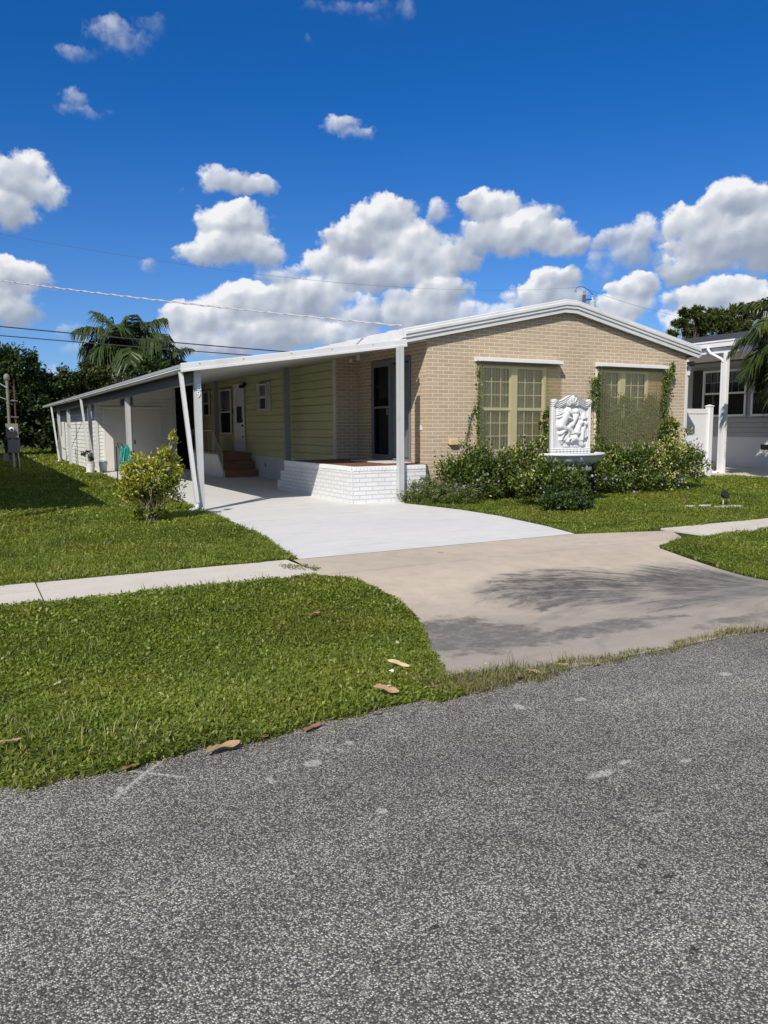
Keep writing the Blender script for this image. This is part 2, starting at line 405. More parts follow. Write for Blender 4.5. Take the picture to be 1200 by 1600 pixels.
def asphalt():
    m, nt, out = new_mat('asphalt'); p = pos(nt)
    v = nt.new('ShaderNodeTexVoronoi', inp={'Scale': 165., 'Randomness': 1.}); nt.l.new(p, v.inputs['Vector'])
    v2 = nt.new('ShaderNodeTexVoronoi', inp={'Scale': 260.}); nt.l.new(p, v2.inputs['Vector'])
    sc = nt.new('ShaderNodeSeparateColor'); nt.l.new(v.outputs['Color'], sc.inputs[0])
    sc2 = nt.new('ShaderNodeSeparateColor'); nt.l.new(v2.outputs['Color'], sc2.inputs[0])
    stone = nt.ramp(sc.outputs[0], [(0., (.042, .040, .036)), (.25, (.115, .108, .095)), (.48, (.25, .235, .205)), (.72, (.47, .442, .388)), (1., (.80, .765, .70))])
    gap = nt.smooth(v.outputs['Distance'], .38, .70)
    col = nt.mix(nt.math('MULTIPLY', gap, .8), stone, (.042, .039, .034))
    col = nt.mix(.20, col, nt.ramp(sc2.outputs[0], [(0., .03), (1., .22)]))
    big = nt.noise(p, .55, 5, .6)
    col = nt.mix(1., col, nt.ramp(big, [(.3, (.80, .80, .82)), (.7, (1.16, 1.14, 1.10))]), 'MULTIPLY')
    mp2 = nt.new('ShaderNodeMapping', inp={'Scale': (.10, 1.5, 1)}); nt.l.new(p, mp2.inputs[0])
    col = nt.mix(1., col, nt.ramp(nt.noise(mp2.outputs[0], 1.3, 4, .55), [(.35, (.88, .88, .89)), (.65, (1.10, 1.09, 1.07))]), 'MULTIPLY')
    ck = nt.new('ShaderNodeTexVoronoi', feature='DISTANCE_TO_EDGE', inp={'Scale': .42}); wq = nt.new('ShaderNodeVectorMath', operation='MULTIPLY_ADD', inp={1: (.5, .5, 0)}); nt.l.new(nt.noise(p, 3., 6, .65, 0, 'Color'), wq.inputs[0]); nt.l.new(p, wq.inputs[2]); nt.l.new(wq.outputs[0], ck.inputs['Vector'])
    crack = nt.math('MULTIPLY', nt.math('SUBTRACT', 1., nt.smooth(ck.outputs['Distance'], .0015, .006)), nt.smooth(nt.noise(p, .8, 3, .5), .50, .62))
    col = nt.mix(nt.math('MULTIPLY', crack, .55), col, (.04, .038, .035))
    mid = nt.noise(p, 5., 5, .65)
    col = nt.mix(1., col, nt.ramp(mid, [(.3, (.86, .86, .87)), (.7, (1.13, 1.12, 1.11))]), 'MULTIPLY')
    sp = nt.new('ShaderNodeSeparateXYZ'); nt.l.new(p, sp.inputs[0]); X, Y = sp.outputs[0], sp.outputs[1]
    # weathered paint: a sprayed cross and a few splashes
    def seg(x0, y0, x1, y1, w):
        L = math.hypot(x1 - x0, y1 - y0); ux, uy = (x1 - x0) / L, (y1 - y0) / L
        t = nt.math('ADD', nt.math('MULTIPLY', X, ux), nt.math('MULTIPLY_ADD', Y, uy, -(x0 * ux + y0 * uy)))
        n = nt.math('ABSOLUTE', nt.math('ADD', nt.math('MULTIPLY', X, -uy), nt.math('MULTIPLY_ADD', Y, ux, x0 * uy - y0 * ux)))
        a = nt.math('SUBTRACT', 1., nt.smooth(n, w * .25, w))
        b = nt.math('MULTIPLY', nt.smooth(t, -.03, .05), nt.math('SUBTRACT', 1., nt.smooth(t, L - .05, L + .03)))
        return nt.math('MULTIPLY', a, b)
    def spot(x, y, rx, ry):
        a = nt.math('MULTIPLY', nt.math('SUBTRACT', X, x), 1 / rx); b = nt.math('MULTIPLY', nt.math('SUBTRACT', Y, y), 1 / ry)
        return nt.math('SUBTRACT', 1., nt.smooth(nt.math('ADD', nt.math('MULTIPLY', a, a), nt.math('MULTIPLY', b, b)), .2, 1.))
    marks = None
    L = [seg(.46, 3.26, .77, 3.60, .017), seg(.44, 3.62, .79, 3.30, .013), spot(1.33, 3.17, .055, .045), spot(1.40, 2.62, .03, .03), spot(1.58, 3.30, .025, .03),
         spot(2.42, 2.44, .10, .035), spot(2.60, 2.48, .05, .02), spot(.5, 3.32, .03, .05), spot(2.86, 2.35, .04, .02), spot(1.10, 3.10, .02, .05), spot(3.0, 3.2, .05, .03), spot(2.62, 3.28, .035, .06), spot(4.1, 3.1, .06, .04)]
    for a in L: marks = a if marks is None else nt.math('MAXIMUM', marks, a)
    g = nt.smooth(nt.noise(p, 90., 3, .6), .30, .62)
    mk = nt.math('MULTIPLY', nt.math('MULTIPLY', marks, g), .60)
    col = nt.mix(mk, col, (.68, .66, .62))
    dk = None
    for a in [spot(1.81, 1.44, .035, .02), spot(2.05, 1.74, .03, .018), spot(2.02, 1.83, .025, .02), spot(1.95, 1.69, .02, .015), spot(2.42, 1.62, .03, .02), spot(1.42, .95, .03, .02), spot(1.2, 1.9, .02, .012)]:
        dk = a if dk is None else nt.math('MAXIMUM', dk, a)
    col = nt.mix(nt.math('MULTIPLY', nt.math('MULTIPLY', dk, nt.smooth(nt.noise(p, 45., 3, .6), .35, .55)), .85), col, (.018, .018, .018))
    h = nt.math('ADD', nt.math('MULTIPLY', v.outputs['Distance'], -1.), nt.math('MULTIPLY', sc.outputs[1], .4))
    finish(nt, out, col, .8, .3, 0, nt.bump(h, .65, .006))
    return m

def concrete(name, c, streak=.1, rough=.8, dirtcol=(.3, .28, .25), dirt=.3):
    m, nt, out = new_mat(name); p = pos(nt)
    n0 = nt.noise(p, .5, 5, .6); n1 = nt.noise(p, 3.5, 6, .65); n2 = nt.noise(p, 140, 3, .7)
    mp = nt.new('ShaderNodeMapping', inp={'Rotation': (0, 0, .15), 'Scale': (.45, 5., 1)}); nt.l.new(p, mp.inputs[0])
    st = nt.noise(mp.outputs[0], 1.6, 6, .62)
    col = nt.ramp(nt.math('MULTIPLY_ADD', n1, .5, nt.math('MULTIPLY', n0, .5)), [(.32, tuple(x * .88 for x in c)), (.66, tuple(min(1, x * 1.05) for x in c))])
    col = nt.mix(nt.math('MULTIPLY', nt.smooth(st, .52, .72), streak), col, dirtcol)
    col = nt.mix(nt.math('MULTIPLY', nt.smooth(nt.noise(p, 7., 7, .7), .58, .78), dirt), col, dirtcol)
    col = nt.mix(.10, col, nt.ramp(n2, [(.3, .12), (.7, .9)]))
    finish(nt, out, col, rough, .25, 0, nt.bump(n2, .25, .004))
    return m

def apron_mat():
    m, nt, out = new_mat('stained_concrete'); p = pos(nt)
    sp = nt.new('ShaderNodeSeparateXYZ'); nt.l.new(p, sp.inputs[0]); X, Y = sp.outputs[0], sp.outputs[1]
    n0 = nt.noise(p, .7, 5, .6); n1 = nt.noise(p, 4., 6, .65); n2 = nt.noise(p, 150, 3, .7)
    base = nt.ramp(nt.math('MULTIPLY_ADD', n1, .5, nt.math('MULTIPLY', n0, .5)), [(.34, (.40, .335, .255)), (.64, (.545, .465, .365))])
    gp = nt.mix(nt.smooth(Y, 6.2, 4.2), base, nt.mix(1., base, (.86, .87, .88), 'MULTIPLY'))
    def blob(x, y, rx, ry):
        a = nt.math('MULTIPLY', nt.math('SUBTRACT', X, x), 1 / rx); b = nt.math('MULTIPLY', nt.math('SUBTRACT', Y, y), 1 / ry)
        return nt.math('SUBTRACT', 1., nt.math('ADD', nt.math('MULTIPLY', a, a), nt.math('MULTIPLY', b, b)), clamp=True)
    def union(L):
        S = None
        for b, k in L:
            t = nt.math('MULTIPLY', b, k); S = t if S is None else nt.math('MAXIMUM', S, t)
        return S
    fine = nt.noise(p, 2.6, 10, .74)
    fan = union([(blob(5.35, 5.85, 1.35, .85), 1.0), (blob(6.75, 5.60, 1.25, .85), .95), (blob(6.4, 4.85, 1.7, .50), .66)])
    pool = union([(blob(3.35, 4.90, .95, .85), 1.15), (blob(4.30, 4.42, 1.25, .32), .95), (blob(5.7, 3.95, 1.2, .18), .75)])
    # run-off fibres: noise drawn out along lines that close in on the low corner of the dip
    dx = nt.math('SUBTRACT', X, 7.1); dy = nt.math('SUBTRACT', Y, 4.45)
    rr = nt.math('SQRT', nt.math('ADD', nt.math('MULTIPLY', dx, dx), nt.math('MULTIPLY', dy, dy)))
    th = nt.math('MULTIPLY_ADD', rr, -.22, nt.math('ARCTAN2', dy, dx))
    cv = nt.new('ShaderNodeCombineXYZ', inp={0: nt.math('MULTIPLY', nt.math('MULTIPLY_ADD', nt.math('SUBTRACT', n0, .5), .35, th), 9.5), 1: nt.math('MULTIPLY', rr, .55)}).outputs[0]
    rad = nt.noise(cv, 2.3, 7, .66, .15)
    ff = nt.math('ADD', fan, nt.math('ADD', nt.math('MULTIPLY', nt.math('SUBTRACT', rad, .5), 3.4), nt.math('MULTIPLY', nt.math('SUBTRACT', fine, .5), 1.7)))
    fp = nt.math('ADD', pool, nt.math('ADD', nt.math('MULTIPLY', nt.math('SUBTRACT', fine, .5), 2.6), nt.math('MULTIPLY', nt.math('SUBTRACT', nt.noise(p, 9., 6, .7), .5), 1.1)))
    mfan = nt.math('MULTIPLY', nt.smooth(ff, .30, .95), nt.smooth(fan, 0., .22)); mpool = nt.math('MULTIPLY', nt.smooth(fp, .30, .72), nt.smooth(pool, 0., .2))
    mot = nt.smooth(nt.math('MULTIPLY_ADD', nt.noise(p, 6.5, 9, .76), .7, nt.math('MULTIPLY', nt.noise(cv, 4.5, 6, .7), .3)), .40, .56)
    mpool = nt.math('MULTIPLY', mpool, nt.math('MULTIPLY_ADD', mot, .6, .4)); mfan = nt.math('MULTIPLY', mfan, nt.math('MULTIPLY_ADD', mot, .5, .5))
    # dirty halo under the fibres
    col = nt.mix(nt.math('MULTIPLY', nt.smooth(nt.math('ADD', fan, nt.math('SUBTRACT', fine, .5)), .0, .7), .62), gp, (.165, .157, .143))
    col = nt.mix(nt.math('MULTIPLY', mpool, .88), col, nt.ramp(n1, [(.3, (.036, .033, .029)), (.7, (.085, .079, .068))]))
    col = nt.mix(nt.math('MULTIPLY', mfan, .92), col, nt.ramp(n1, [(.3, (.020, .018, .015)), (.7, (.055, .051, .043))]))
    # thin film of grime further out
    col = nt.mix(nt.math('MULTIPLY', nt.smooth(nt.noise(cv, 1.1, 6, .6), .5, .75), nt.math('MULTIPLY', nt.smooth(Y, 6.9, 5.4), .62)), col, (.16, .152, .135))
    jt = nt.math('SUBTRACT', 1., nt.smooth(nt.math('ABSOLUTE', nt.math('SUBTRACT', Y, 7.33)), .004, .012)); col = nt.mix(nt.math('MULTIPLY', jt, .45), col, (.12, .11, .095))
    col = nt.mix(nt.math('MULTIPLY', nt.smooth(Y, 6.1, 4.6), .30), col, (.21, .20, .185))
    col = nt.mix(.10, col, nt.ramp(n2, [(.3, .08), (.7, .75)]))
    finish(nt, out, col, .85, .22, 0, nt.bump(n2, .3, .004))
    return m

M_ASPHALT = asphalt()
M_WALK = concrete('sidewalk_concrete', (.60, .555, .475), .25, .85, (.27, .24, .19), .45)
M_DRIVE = concrete('painted_driveway', (.65, .645, .625), .62, .7, (.44, .43, .41), .42)
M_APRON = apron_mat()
M_SOIL = paint('lawn_soil', (.040, .050, .018), .95, .4, 2.5, .3, .1)
M_FARSOIL = paint('far_ground', (.05, .07, .025), .95, .3, .05, .1, .1)

def sheet(name, poly_rows, z_of, mat, lift):
    """rows of (Y, x_left, x_right) -> strip sheet following the ground profile"""
    V = []; F = []; nx = 8
    for Y, a, b in poly_rows:
        z = float(z_of(Y)) + lift
        for i in range(nx + 1): V.append((a + (b - a) * i / nx, Y, z))
    k = nx + 1
    for j in range(len(poly_rows) - 1):
        for i in range(nx): F.append((j * k + i, j * k + i + 1, (j + 1) * k + i + 1, (j + 1) * k + i))
    mb = MB(); mb.v = V; mb.f = F
    o = mb.build(name, mat); o['kind'] = 'structure'; return o

mb = MB(); mb.poly([(-3000, -3000, -.35), (3000, -3000, -.35), (3000, 3000, -.35), (-3000, 3000, -.35)])
tag(mb.build('ground', M_FARSOIL), kind='structure')
mb = MB(); mb.box(-60, 120, -9, 3.70, -.2, 0)
tag(mb.build('road', M_ASPHALT), kind='structure')
ys = [3.66] + [3.7 + 3.5 * i / 16 for i in range(17)] + [7.32, 8.36, 12, 20, 40, 80]
sheet('lawn', [(y, -40, 90) for y in ys], swale, M_SOIL, -.014)

def lerp_tab(tab, y):
    return float(np.interp(y, [t[0] for t in tab], [t[1] for t in tab]))
AP_L = [(3.66, 2.42), (3.94, 2.51), (4.56, 2.83), (5.18, 3.19), (5.77, 3.43), (6.25, 3.50), (6.70, 3.47), (7.07, 3.40), (7.34, 3.20), (8.36, 3.30)]
AP_R = [(3.66, 9.3), (4.3, 7.62), (5.18, 7.47), (5.62, 7.54), (6.0, 7.58), (6.5, 7.63), (6.96, 7.72), (7.25, 8.6), (7.9, 9.1), (8.05, 8.6), (8.36, 7.55)]
DR_L = [(8.36, 3.37), (10.15, 3.62), (11.7, 3.72), (13.99, 3.84), (30, 3.95)]
DR_R = [(8.36, 7.64), (9.28, 7.86), (10.76, 8.06), (11.87, 8.05), (12.95, 7.88), (13.5, 7.75), (14.0, 8.12), (30, 8.12)]
ya = sorted(set([3.66] + [round(3.7 + .15 * i, 3) for i in range(24)] + [7.25, 7.34, 7.6, 7.9, 8.05, 8.2, 8.355]))
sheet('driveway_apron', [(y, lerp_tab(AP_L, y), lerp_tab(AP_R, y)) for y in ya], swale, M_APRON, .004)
sheet('driveway', [(y, lerp_tab(DR_L, y), lerp_tab(DR_R, y)) for y in (8.36, 9.28, 10.15, 10.76, 11.7, 11.87, 12.95, 13.5, 13.99, 14.0, 18, 24, 29.28)], swale, M_DRIVE, .006)

mb = MB()
for x0, x1 in ((-26, -18.02), (-18, -12.02), (-12, -8.32), (-8.3, -4.62), (-4.6, -1.72), (-1.7, .525), (.54, 3.22)): mb.box(x0, x1, 7.33, 8.36, -.08, .012 if x1 > .6 or x1 < .5 else .016)
tag(mb.build('sidewalk', M_WALK), kind='structure')
mb = MB()
for x0, x1 in ((9.12, 10.98), (11, 13.98), (14, 17), (17.02, 20), (20.02, 26), (26.02, 60)): mb.box(x0, x1, 7.22, 8.12, -.08, .012)
tag(mb.build('sidewalk', M_WALK), kind='structure')
# ------------------------------------------------------------------ building materials
M_BRICK = brick_mat('tan_brick', (.475, .375, .265), (.385, .30, .21), (.72, .63, .485), .270, .0815, .0175, .6, .85, (.03, .012))
M_WBRICK = brick_mat('white_painted_brick', (.71, .71, .71), (.64, .645, .65), (.52, .53, .54), .29, .087, .016, 1., .6)
M_WHITE = paint('white_metal', (.64, .645, .645), .38, .07, 1.2, .02, .5, .38, (.42, .40, .36))
M_GALV = paint('grey_gutter', (.29, .315, .315), .45, .10, 1.5, .03, .5, .25, (.25, .25, .23))
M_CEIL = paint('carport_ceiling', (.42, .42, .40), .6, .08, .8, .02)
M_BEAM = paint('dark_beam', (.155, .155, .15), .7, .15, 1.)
M_POST = paint('pale_grey_post', (.47, .485, .49), .5, .06, 2., .03, .4, .45, (.33, .31, .27))
M_GPOST = paint('grey_post', (.27, .275, .26), .6, .1, 2.)
M_YELLOW = paint('yellow_siding', (.50, .48, .265), .55, .06, 1.2, .06, .35, .12, (.30, .28, .13))
M_SHED = paint('white_siding', (.72, .72, .69), .55, .06, 1.2, .05, .35, .2, (.45, .42, .36))
M_TRIMG = paint('cream_trim', (.56, .55, .45), .6, .06)
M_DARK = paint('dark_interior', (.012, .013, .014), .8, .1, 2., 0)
M_FRAME = paint('grey_aluminium', (.17, .18, .19), .45, .08, 3., .02)
M_SASH = paint('cream_window_frame', (.80, .78, .64), .5, .05)
M_WSASH = paint('white_window_frame', (.62, .62, .60), .5, .05)
M_CURT = paint('grey_curtain', (.58, .56, .47), .9, .12, 4.)
M_BLIND = paint('pale_blind', (.55, .56, .56), .7, .05)
M_GLASS = glass_mat('window_glass', (.92, .94, .92), .8)
M_SCREEN = glass_mat('dark_screen', (.20, .21, .22), .5)
M_DECK = brick_mat('brown_deck_tile', (.20, .105, .075), (.17, .09, .065), (.14, .09, .07), .2, .1, .006, .2, .7)
M_STEP = paint('brown_step_paint', (.26, .125, .065), .55, .15, 4., .1)
M_BLACK = paint('black_plastic', (.015, .015, .016), .45, .1)
M_TAN = paint('tan_plastic', (.62, .48, .24), .5, .08)
M_LOUVRE = paint('louvre_grey', (.30, .31, .31), .6, .1)

house = thing('mobile_home', 'long low mobile home with a tan brick front gable and yellow side wall', 'house', (12.5, 14.2, 0))
FY = 14.2; XL = 8.75; XR = 16.67
def ztop(x): return 4.46 - .207 * max(0, abs(x - 12.60) - .18) - .17

def wall_front():
    m = MB(); W = [(10.13, 11.97, .98, 2.90), (13.53, 15.30, .98, 2.90)]; t = .16
    xs = [XL, W[0][0], W[0][1], 12.62, W[1][0], W[1][1], XR]
    for a, b in zip(xs[:-1], xs[1:]):
        op = next((w for w in W if abs(w[0] - a) < 1e-6), None)
        lo = [(0, None)] if op is None else None
        if op is None: m.poly([(a, FY, -.1), (b, FY, -.1), (b, FY, ztop(b)), (a, FY, ztop(a))])
        else:
            m.poly([(a, FY, -.1), (b, FY, -.1), (b, FY, op[2]), (a, FY, op[2])])
            m.poly([(a, FY, op[3]), (b, FY, op[3]), (b, FY, ztop(b)), (a, FY, ztop(a))])
            z0, z1 = op[2], op[3]
            m.poly([(a, FY, z0), (a, FY + t, z0), (a, FY + t, z1), (a, FY, z1)][::-1]); m.poly([(b, FY, z0), (b, FY, z1), (b, FY + t, z1), (b, FY + t, z0)][::-1])
            m.poly([(a, FY, z0), (b, FY, z0), (b, FY + t, z0), (a, FY + t, z0)]); m.poly([(a, FY, z1), (a, FY + t, z1), (b, FY + t, z1), (b, FY, z1)])
    # right side wall and the recessed wall behind the porch
    m.poly([(XR, FY, -.1), (XR, 43, -.1), (XR, 43, 3.3), (XR, FY, 3.3)])
    o = m.build('front_wall', M_BRICK, house)
    m = MB(); D = (14.90, 16.80, .76, 3.12); zt = 3.42
    m.poly([(XL, D[0], -.1), (XL, FY, -.1), (XL, FY, zt), (XL, D[0], zt)])
    m.poly([(XL, 17.62, .6), (XL, D[1], .6), (XL, D[1], zt), (XL, 17.62, zt)])
    m.poly([(XL, D[1], D[3]), (XL, D[0], D[3]), (XL, D[0], zt), (XL, D[1], zt)])
    m.poly([(XL, D[1], .3), (XL, D[0], .3), (XL, D[0], D[2]), (XL, D[1], D[2])])
    m.build('recessed_wall', M_BRICK, house)
    m = MB(); m.poly([(8.15, 17.62, .6), (XL, 17.62, .6), (XL, 17.62, 3.42), (8.15, 17.62, 3.42)]); m.build('return_wall', M_BRICK, house)
wall_front()

# lap siding: boards with a real drip edge, along +Y on a wall facing -X, or along X on a wall facing -Y
def laps(name, mat, parent, a0, a1, z0, z1, step, plane, face, lip=.016, slot=.010):
    m = MB(); z = z0; n = max(1, round((z1 - z0) / step)); step = (z1 - z0) / n
    for i in range(n):
        zb = z0 + i * step; zt = zb + step
        if face == '-x':
            P = lambda a, z, o: (plane - o, a, z); q0, q1 = a1, a0
        else:
            P = lambda a, z, o: (a, plane - o, z); q0, q1 = a0, a1
        zc_ = zt - slot
        m.poly([P(q0, zb, lip), P(q1, zb, lip), P(q1, zc_, 0), P(q0, zc_, 0)])
        m.poly([P(q0, zc_, 0), P(q1, zc_, 0), P(q1, zc_ - .01, -.055), P(q0, zc_ - .01, -.055)])
        m.poly([P(q0, zc_ - .01, -.055), P(q1, zc_ - .01, -.055), P(q1, zt, -.055), P(q0, zt, -.055)])
        m.poly([P(q0, zb, -.055), P(q1, zb, -.055), P(q1, zb, lip), P(q0, zb, lip)])
    return m.build(name, mat, parent)
laps('siding_wall', M_YELLOW, house, 17.62, 43, .66, 3.40, .209, 8.15, '-x', .018, .0125)
m = MB(); m.box(8.118, 8.165, 17.57, 17.70, .66, 3.42); m.build('corner_trim', M_TRIMG, house)
m = MB(); m.box(8.10, 8.15, 17.75, 43, .57, .66)
m.build('base_trim', M_WHITE, house)
m = MB()
for i in range(130):
    y = 17.8 + i * .19
    if y < 42.8: m.box(8.125, 8.15, y, y + .165, 0, .568)
m.build('skirting', M_WHITE, house)
m = MB(); m.tube([(8.08, 22.55, .40), (8.05, 22.55, .40), (8.05, 22.62, .46), (8.05, 22.55, .36)], .012, 6); m.build('hose_tap', M_BLACK, house)
# back of the house
m = MB(); m.poly([(XR, 43, -.1), (8.15, 43, -.1), (8.15, 43, 3.4), (12.6, 43, 4.2), (XR, 43, 3.4)]); m.build('back_wall', M_SHED, house)

# roof: two shallow slopes, a stepped metal rake along the gable, gutters on the long sides
RX = 12.60; EL, ER = 8.12, 17.02; Y0r = 14.07
def zr(x): return 4.46 - .207 * max(0, abs(x - RX) - .18) - .0
m = MB()
for a, b in ((EL, RX - .18), (RX - .18, RX + .18), (RX + .18, ER)):
    m.poly([(a, Y0r, zr(a)), (b, Y0r, zr(b)), (b, 43.3, zr(b)), (a, 43.3, zr(a))])
    m.poly([(a, Y0r + .02, zr(a) - .2), (a, 43.3, zr(a) - .2), (b, 43.3, zr(b) - .2), (b, Y0r + .02, zr(b) - .2)])
for i in range(28):
    y = 14.8 + i * 1.0
    m.obox((EL, y, zr(EL)), Vector((RX - .18 - EL, 0, zr(RX - .18) - zr(EL))).normalized(), (0, 1, 0), (0, 0, 1), 0, 4.3, 0, .05, .001, .03)
    m.obox((ER, y, zr(ER)), Vector((RX + .18 - ER, 0, zr(RX) - zr(ER))).normalized(), (0, -1, 0), (0, 0, 1), 0, 4.3, -.05, 0, .001, .03)
m.build('roof', M_WHITE, house)
def rake(name, prof, mat):
    """profile of (y, dz) swept along the gable line"""
    m = MB(); xs = [EL, RX - .18, RX + .18, ER]; n = len(prof)
    for x in xs:
        for y, dz in prof: m.v.append((x, y, zr(x) + dz))
    for j in range(3):
        for i in range(n):
            i2 = (i + 1) % n
            m.f.append((j * n + i, j * n + i2, (j + 1) * n + i2, (j + 1) * n + i))
    m.f.append(tuple(reversed(range(n)))); m.f.append(tuple(3 * n + i for i in range(n)))
    return m.build(name, mat, house)
rake('gable_fascia', [(Y0r, -.285), (Y0r, -.20), (Y0r - .03, -.185), (Y0r - .03, -.13), (Y0r - .055, -.115), (Y0r - .055, -.06), (Y0r - .035, -.045), (Y0r - .035, -.005), (Y0r - .01, .012), (Y0r + .06, .012), (Y0r + .06, -.285)], M_WHITE)
for x, nm in ((EL, -1), (ER, 1)):
    m = MB(); a, b = (x - .06, x) if nm < 0 else (x, x + .07)
    m.box(a, b, Y0r, 43.3, zr(x) - .24, zr(x) - .01)
    m.build('eave_gutter', M_WHITE, house)
m = MB(); m.box(16.72, 17.0, 14.14, 43, 3.28, 3.30); m.box(8.2, 8.72, 14.14, 17.6, 3.36, 3.38); m.build('soffit', M_WHITE, house)
m = MB(); m.box(16.675, 16.75, 14.17, 14.26, 0, 3.26); m.tube([(16.72, 14.15, 3.2), (16.74, 14.12, 3.05), (16.73, 14.15, 2.85)], .035, 8); m.build('corner_downspout', M_WHITE, house)
cm = MB(); cm.lathe((0, 0, 0), [(.0, -.05), (.055, -.05), (.06, .03), (.04, .07), (0, .08)], 16)
Rm = Matrix.Translation((16.66, 14.0, 3.12)) @ Matrix.Rotation(-PI / 2, 4, 'X') @ Matrix.Rotation(0, 4, 'Z')
cm.v = [tuple(Rm @ Vector(p)) for p in cm.v]; cm.box(16.58, 16.73, 13.96, 14.10, 3.10, 3.19); c_ = cm.build('security_camera', M_BLACK, house, bevel=.008)

# ---- windows
def window_unit(parent, o, U, N, w, h, cols, rows, mats, name='window', sashes=2, depth=.06, curtain=True, mull=0., fr=.055, mt=.014, glass=None, back=.16):
    """double hung window in a local frame: U along the wall, N outward; o = lower left corner on the wall plane. mats: frame, glass, curtain"""
    V = (0, 0, 1); f = MB(); B = lambda *a: f.obox(o, U, V, N, *a)
    n1 = .02; n0 = -depth
    B(0, fr, 0, h, n0, n1); B(w - fr, w, 0, h, n0, n1); B(fr, w - fr, 0, fr, n0, n1 + .02); B(fr, w - fr, h - fr, h, n0, n1)
    units = [(fr, w - fr)]
    if mull:
        c = w / 2; B(c - mull / 2, c + mull / 2, fr, h - fr, n0, n1 + .01); units = [(fr, c - mull / 2), (c + mull / 2, w - fr)]
    root = f.build(name, mats[0], parent)
    mu = MB()
    for a, b in units:
        zz = [fr, h * .5 - .02, h * .5 + .02, h - fr]
        mu.obox(o, U, V, N, a, b, zz[1] - .012, zz[2] + .012, n0 + .005, -.004)
        for (z0, z1), nn in (((zz[0], zz[1]), -.045), ((zz[2], zz[3]), -.025)):
            s = .022
            mu.obox(o, U, V, N, a, a + s, z0, z1, nn - .015, nn + .012); mu.obox(o, U, V, N, b - s, b, z0, z1, nn - .015, nn + .012)
            for i in range(1, cols):
                x = a + (b - a) * i / cols; mu.obox(o, U, V, N, x - mt / 2, x + mt / 2, z0, z1, nn - .006, nn + .006)
            for i in range(1, rows):
                z = z0 + (z1 - z0) * i / rows; mu.obox(o, U, V, N, a + s, b - s, z - mt / 2, z + mt / 2, nn - .0055, nn + .0055)
    if mu.f: mu.build('muntin', mats[0], root)
    g = MB()
    for a, b in units:
        P = [Vector(o) + Vector(U) * x + Vector(V) * z - Vector(N) * (depth - .002) for x, z in ((a, fr), (b, fr), (b, h - fr), (a, h - fr))]
        g.poly(P)
    g.build('pane', mats[1], root)
    if curtain:
        c = MB(); n = 90; k0 = len(c.v)
        for i in range(n + 1):
            x = fr + (w - 2 * fr) * i / n; dn = -depth - .035 + .022 * math.sin(i * 1.15 + math.sin(i * .37) * 1.5)
            for z in (fr, h - fr): c.v.append(tuple(Vector(o) + Vector(U) * x + Vector(V) * z + Vector(N) * dn))
        for i in range(n): c.f.append((2 * i, 2 * i + 2, 2 * i + 3, 2 * i + 1))
        c.build('curtain', mats[2], root, smooth=True)
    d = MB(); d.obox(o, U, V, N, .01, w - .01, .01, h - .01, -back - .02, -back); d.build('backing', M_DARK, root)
    return root

for x0, x1 in ((10.13, 11.97), (13.53, 15.30)):
    window_unit(house, (x0, FY, .98), (1, 0, 0), (0, -1, 0), x1 - x0, 1.92, 3, 3, (M_SASH, M_GLASS, M_CURT), mull=.17, depth=.06, back=.24, mt=.016)

def corrugated():
    m, nt, out = new_mat('translucent_fibreglass')
    p = pos(nt); n1 = nt.noise(p, 3., 5, .6)
    tc = nt.ramp(n1, [(.3, (.87, .855, .74)), (.7, (.96, .945, .84))])
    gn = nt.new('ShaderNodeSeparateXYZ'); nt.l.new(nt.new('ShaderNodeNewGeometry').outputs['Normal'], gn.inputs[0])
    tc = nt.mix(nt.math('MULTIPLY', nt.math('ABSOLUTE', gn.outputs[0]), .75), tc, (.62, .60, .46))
    tr = nt.new('ShaderNodeBsdfTransparent'); nt.l.new(tc, tr.inputs[0])
    df = nt.new('ShaderNodeBsdfPrincipled', inp={'Base Color': (.50, .47, .34, 1), 'Roughness': .35, 'Specular IOR Level': .5})
    tl = nt.new('ShaderNodeBsdfTranslucent', inp={0: (.55, .52, .38, 1)})
    m1 = nt.new('ShaderNodeMixShader', inp={0: .5}); nt.l.new(df.outputs[0], m1.inputs[1]); nt.l.new(tl.outputs[0], m1.inputs[2])
    m2 = nt.new('ShaderNodeMixShader', inp={0: .24}); nt.l.new(tr.outputs[0], m2.inputs[1]); nt.l.new(m1.outputs[0], m2.inputs[2])
    nt.l.new(m2.outputs[0], out.inputs[0]); return m
M_CORR = corrugated()
for x0, x1, zb in ((9.98, 12.29, .82), (13.53, 15.80, .80)):
    s = MB(); prof = [(FY, 2.975), (FY, 3.07), (FY - .10, 3.065), (FY - .235, 3.035), (FY - .245, 2.975), (FY - .22, 2.965), (FY - .16, 2.985)]
    s.extrude(prof, x0 - .02, x1 + .02, 'x'); t = s.build('storm_panel_track', M_WHITE, house)
    c = MB(); n = int((x1 - x0) / .0127)
    for i in range(n + 1):
        x = x0 + (x1 - x0) * i / n; y = FY - .17 + .016 * math.sin(2 * PI * (x - x0) / .076) - (.012 if ((x - x0) % .62) < .035 else 0)
        for z in (zb, 2.99): c.v.append((x, y, z))
    for i in range(n): c.f.append((2 * i, 2 * i + 2, 2 * i + 3, 2 * i + 1))
    c.build('corrugated_panel', M_CORR, t, smooth=True)

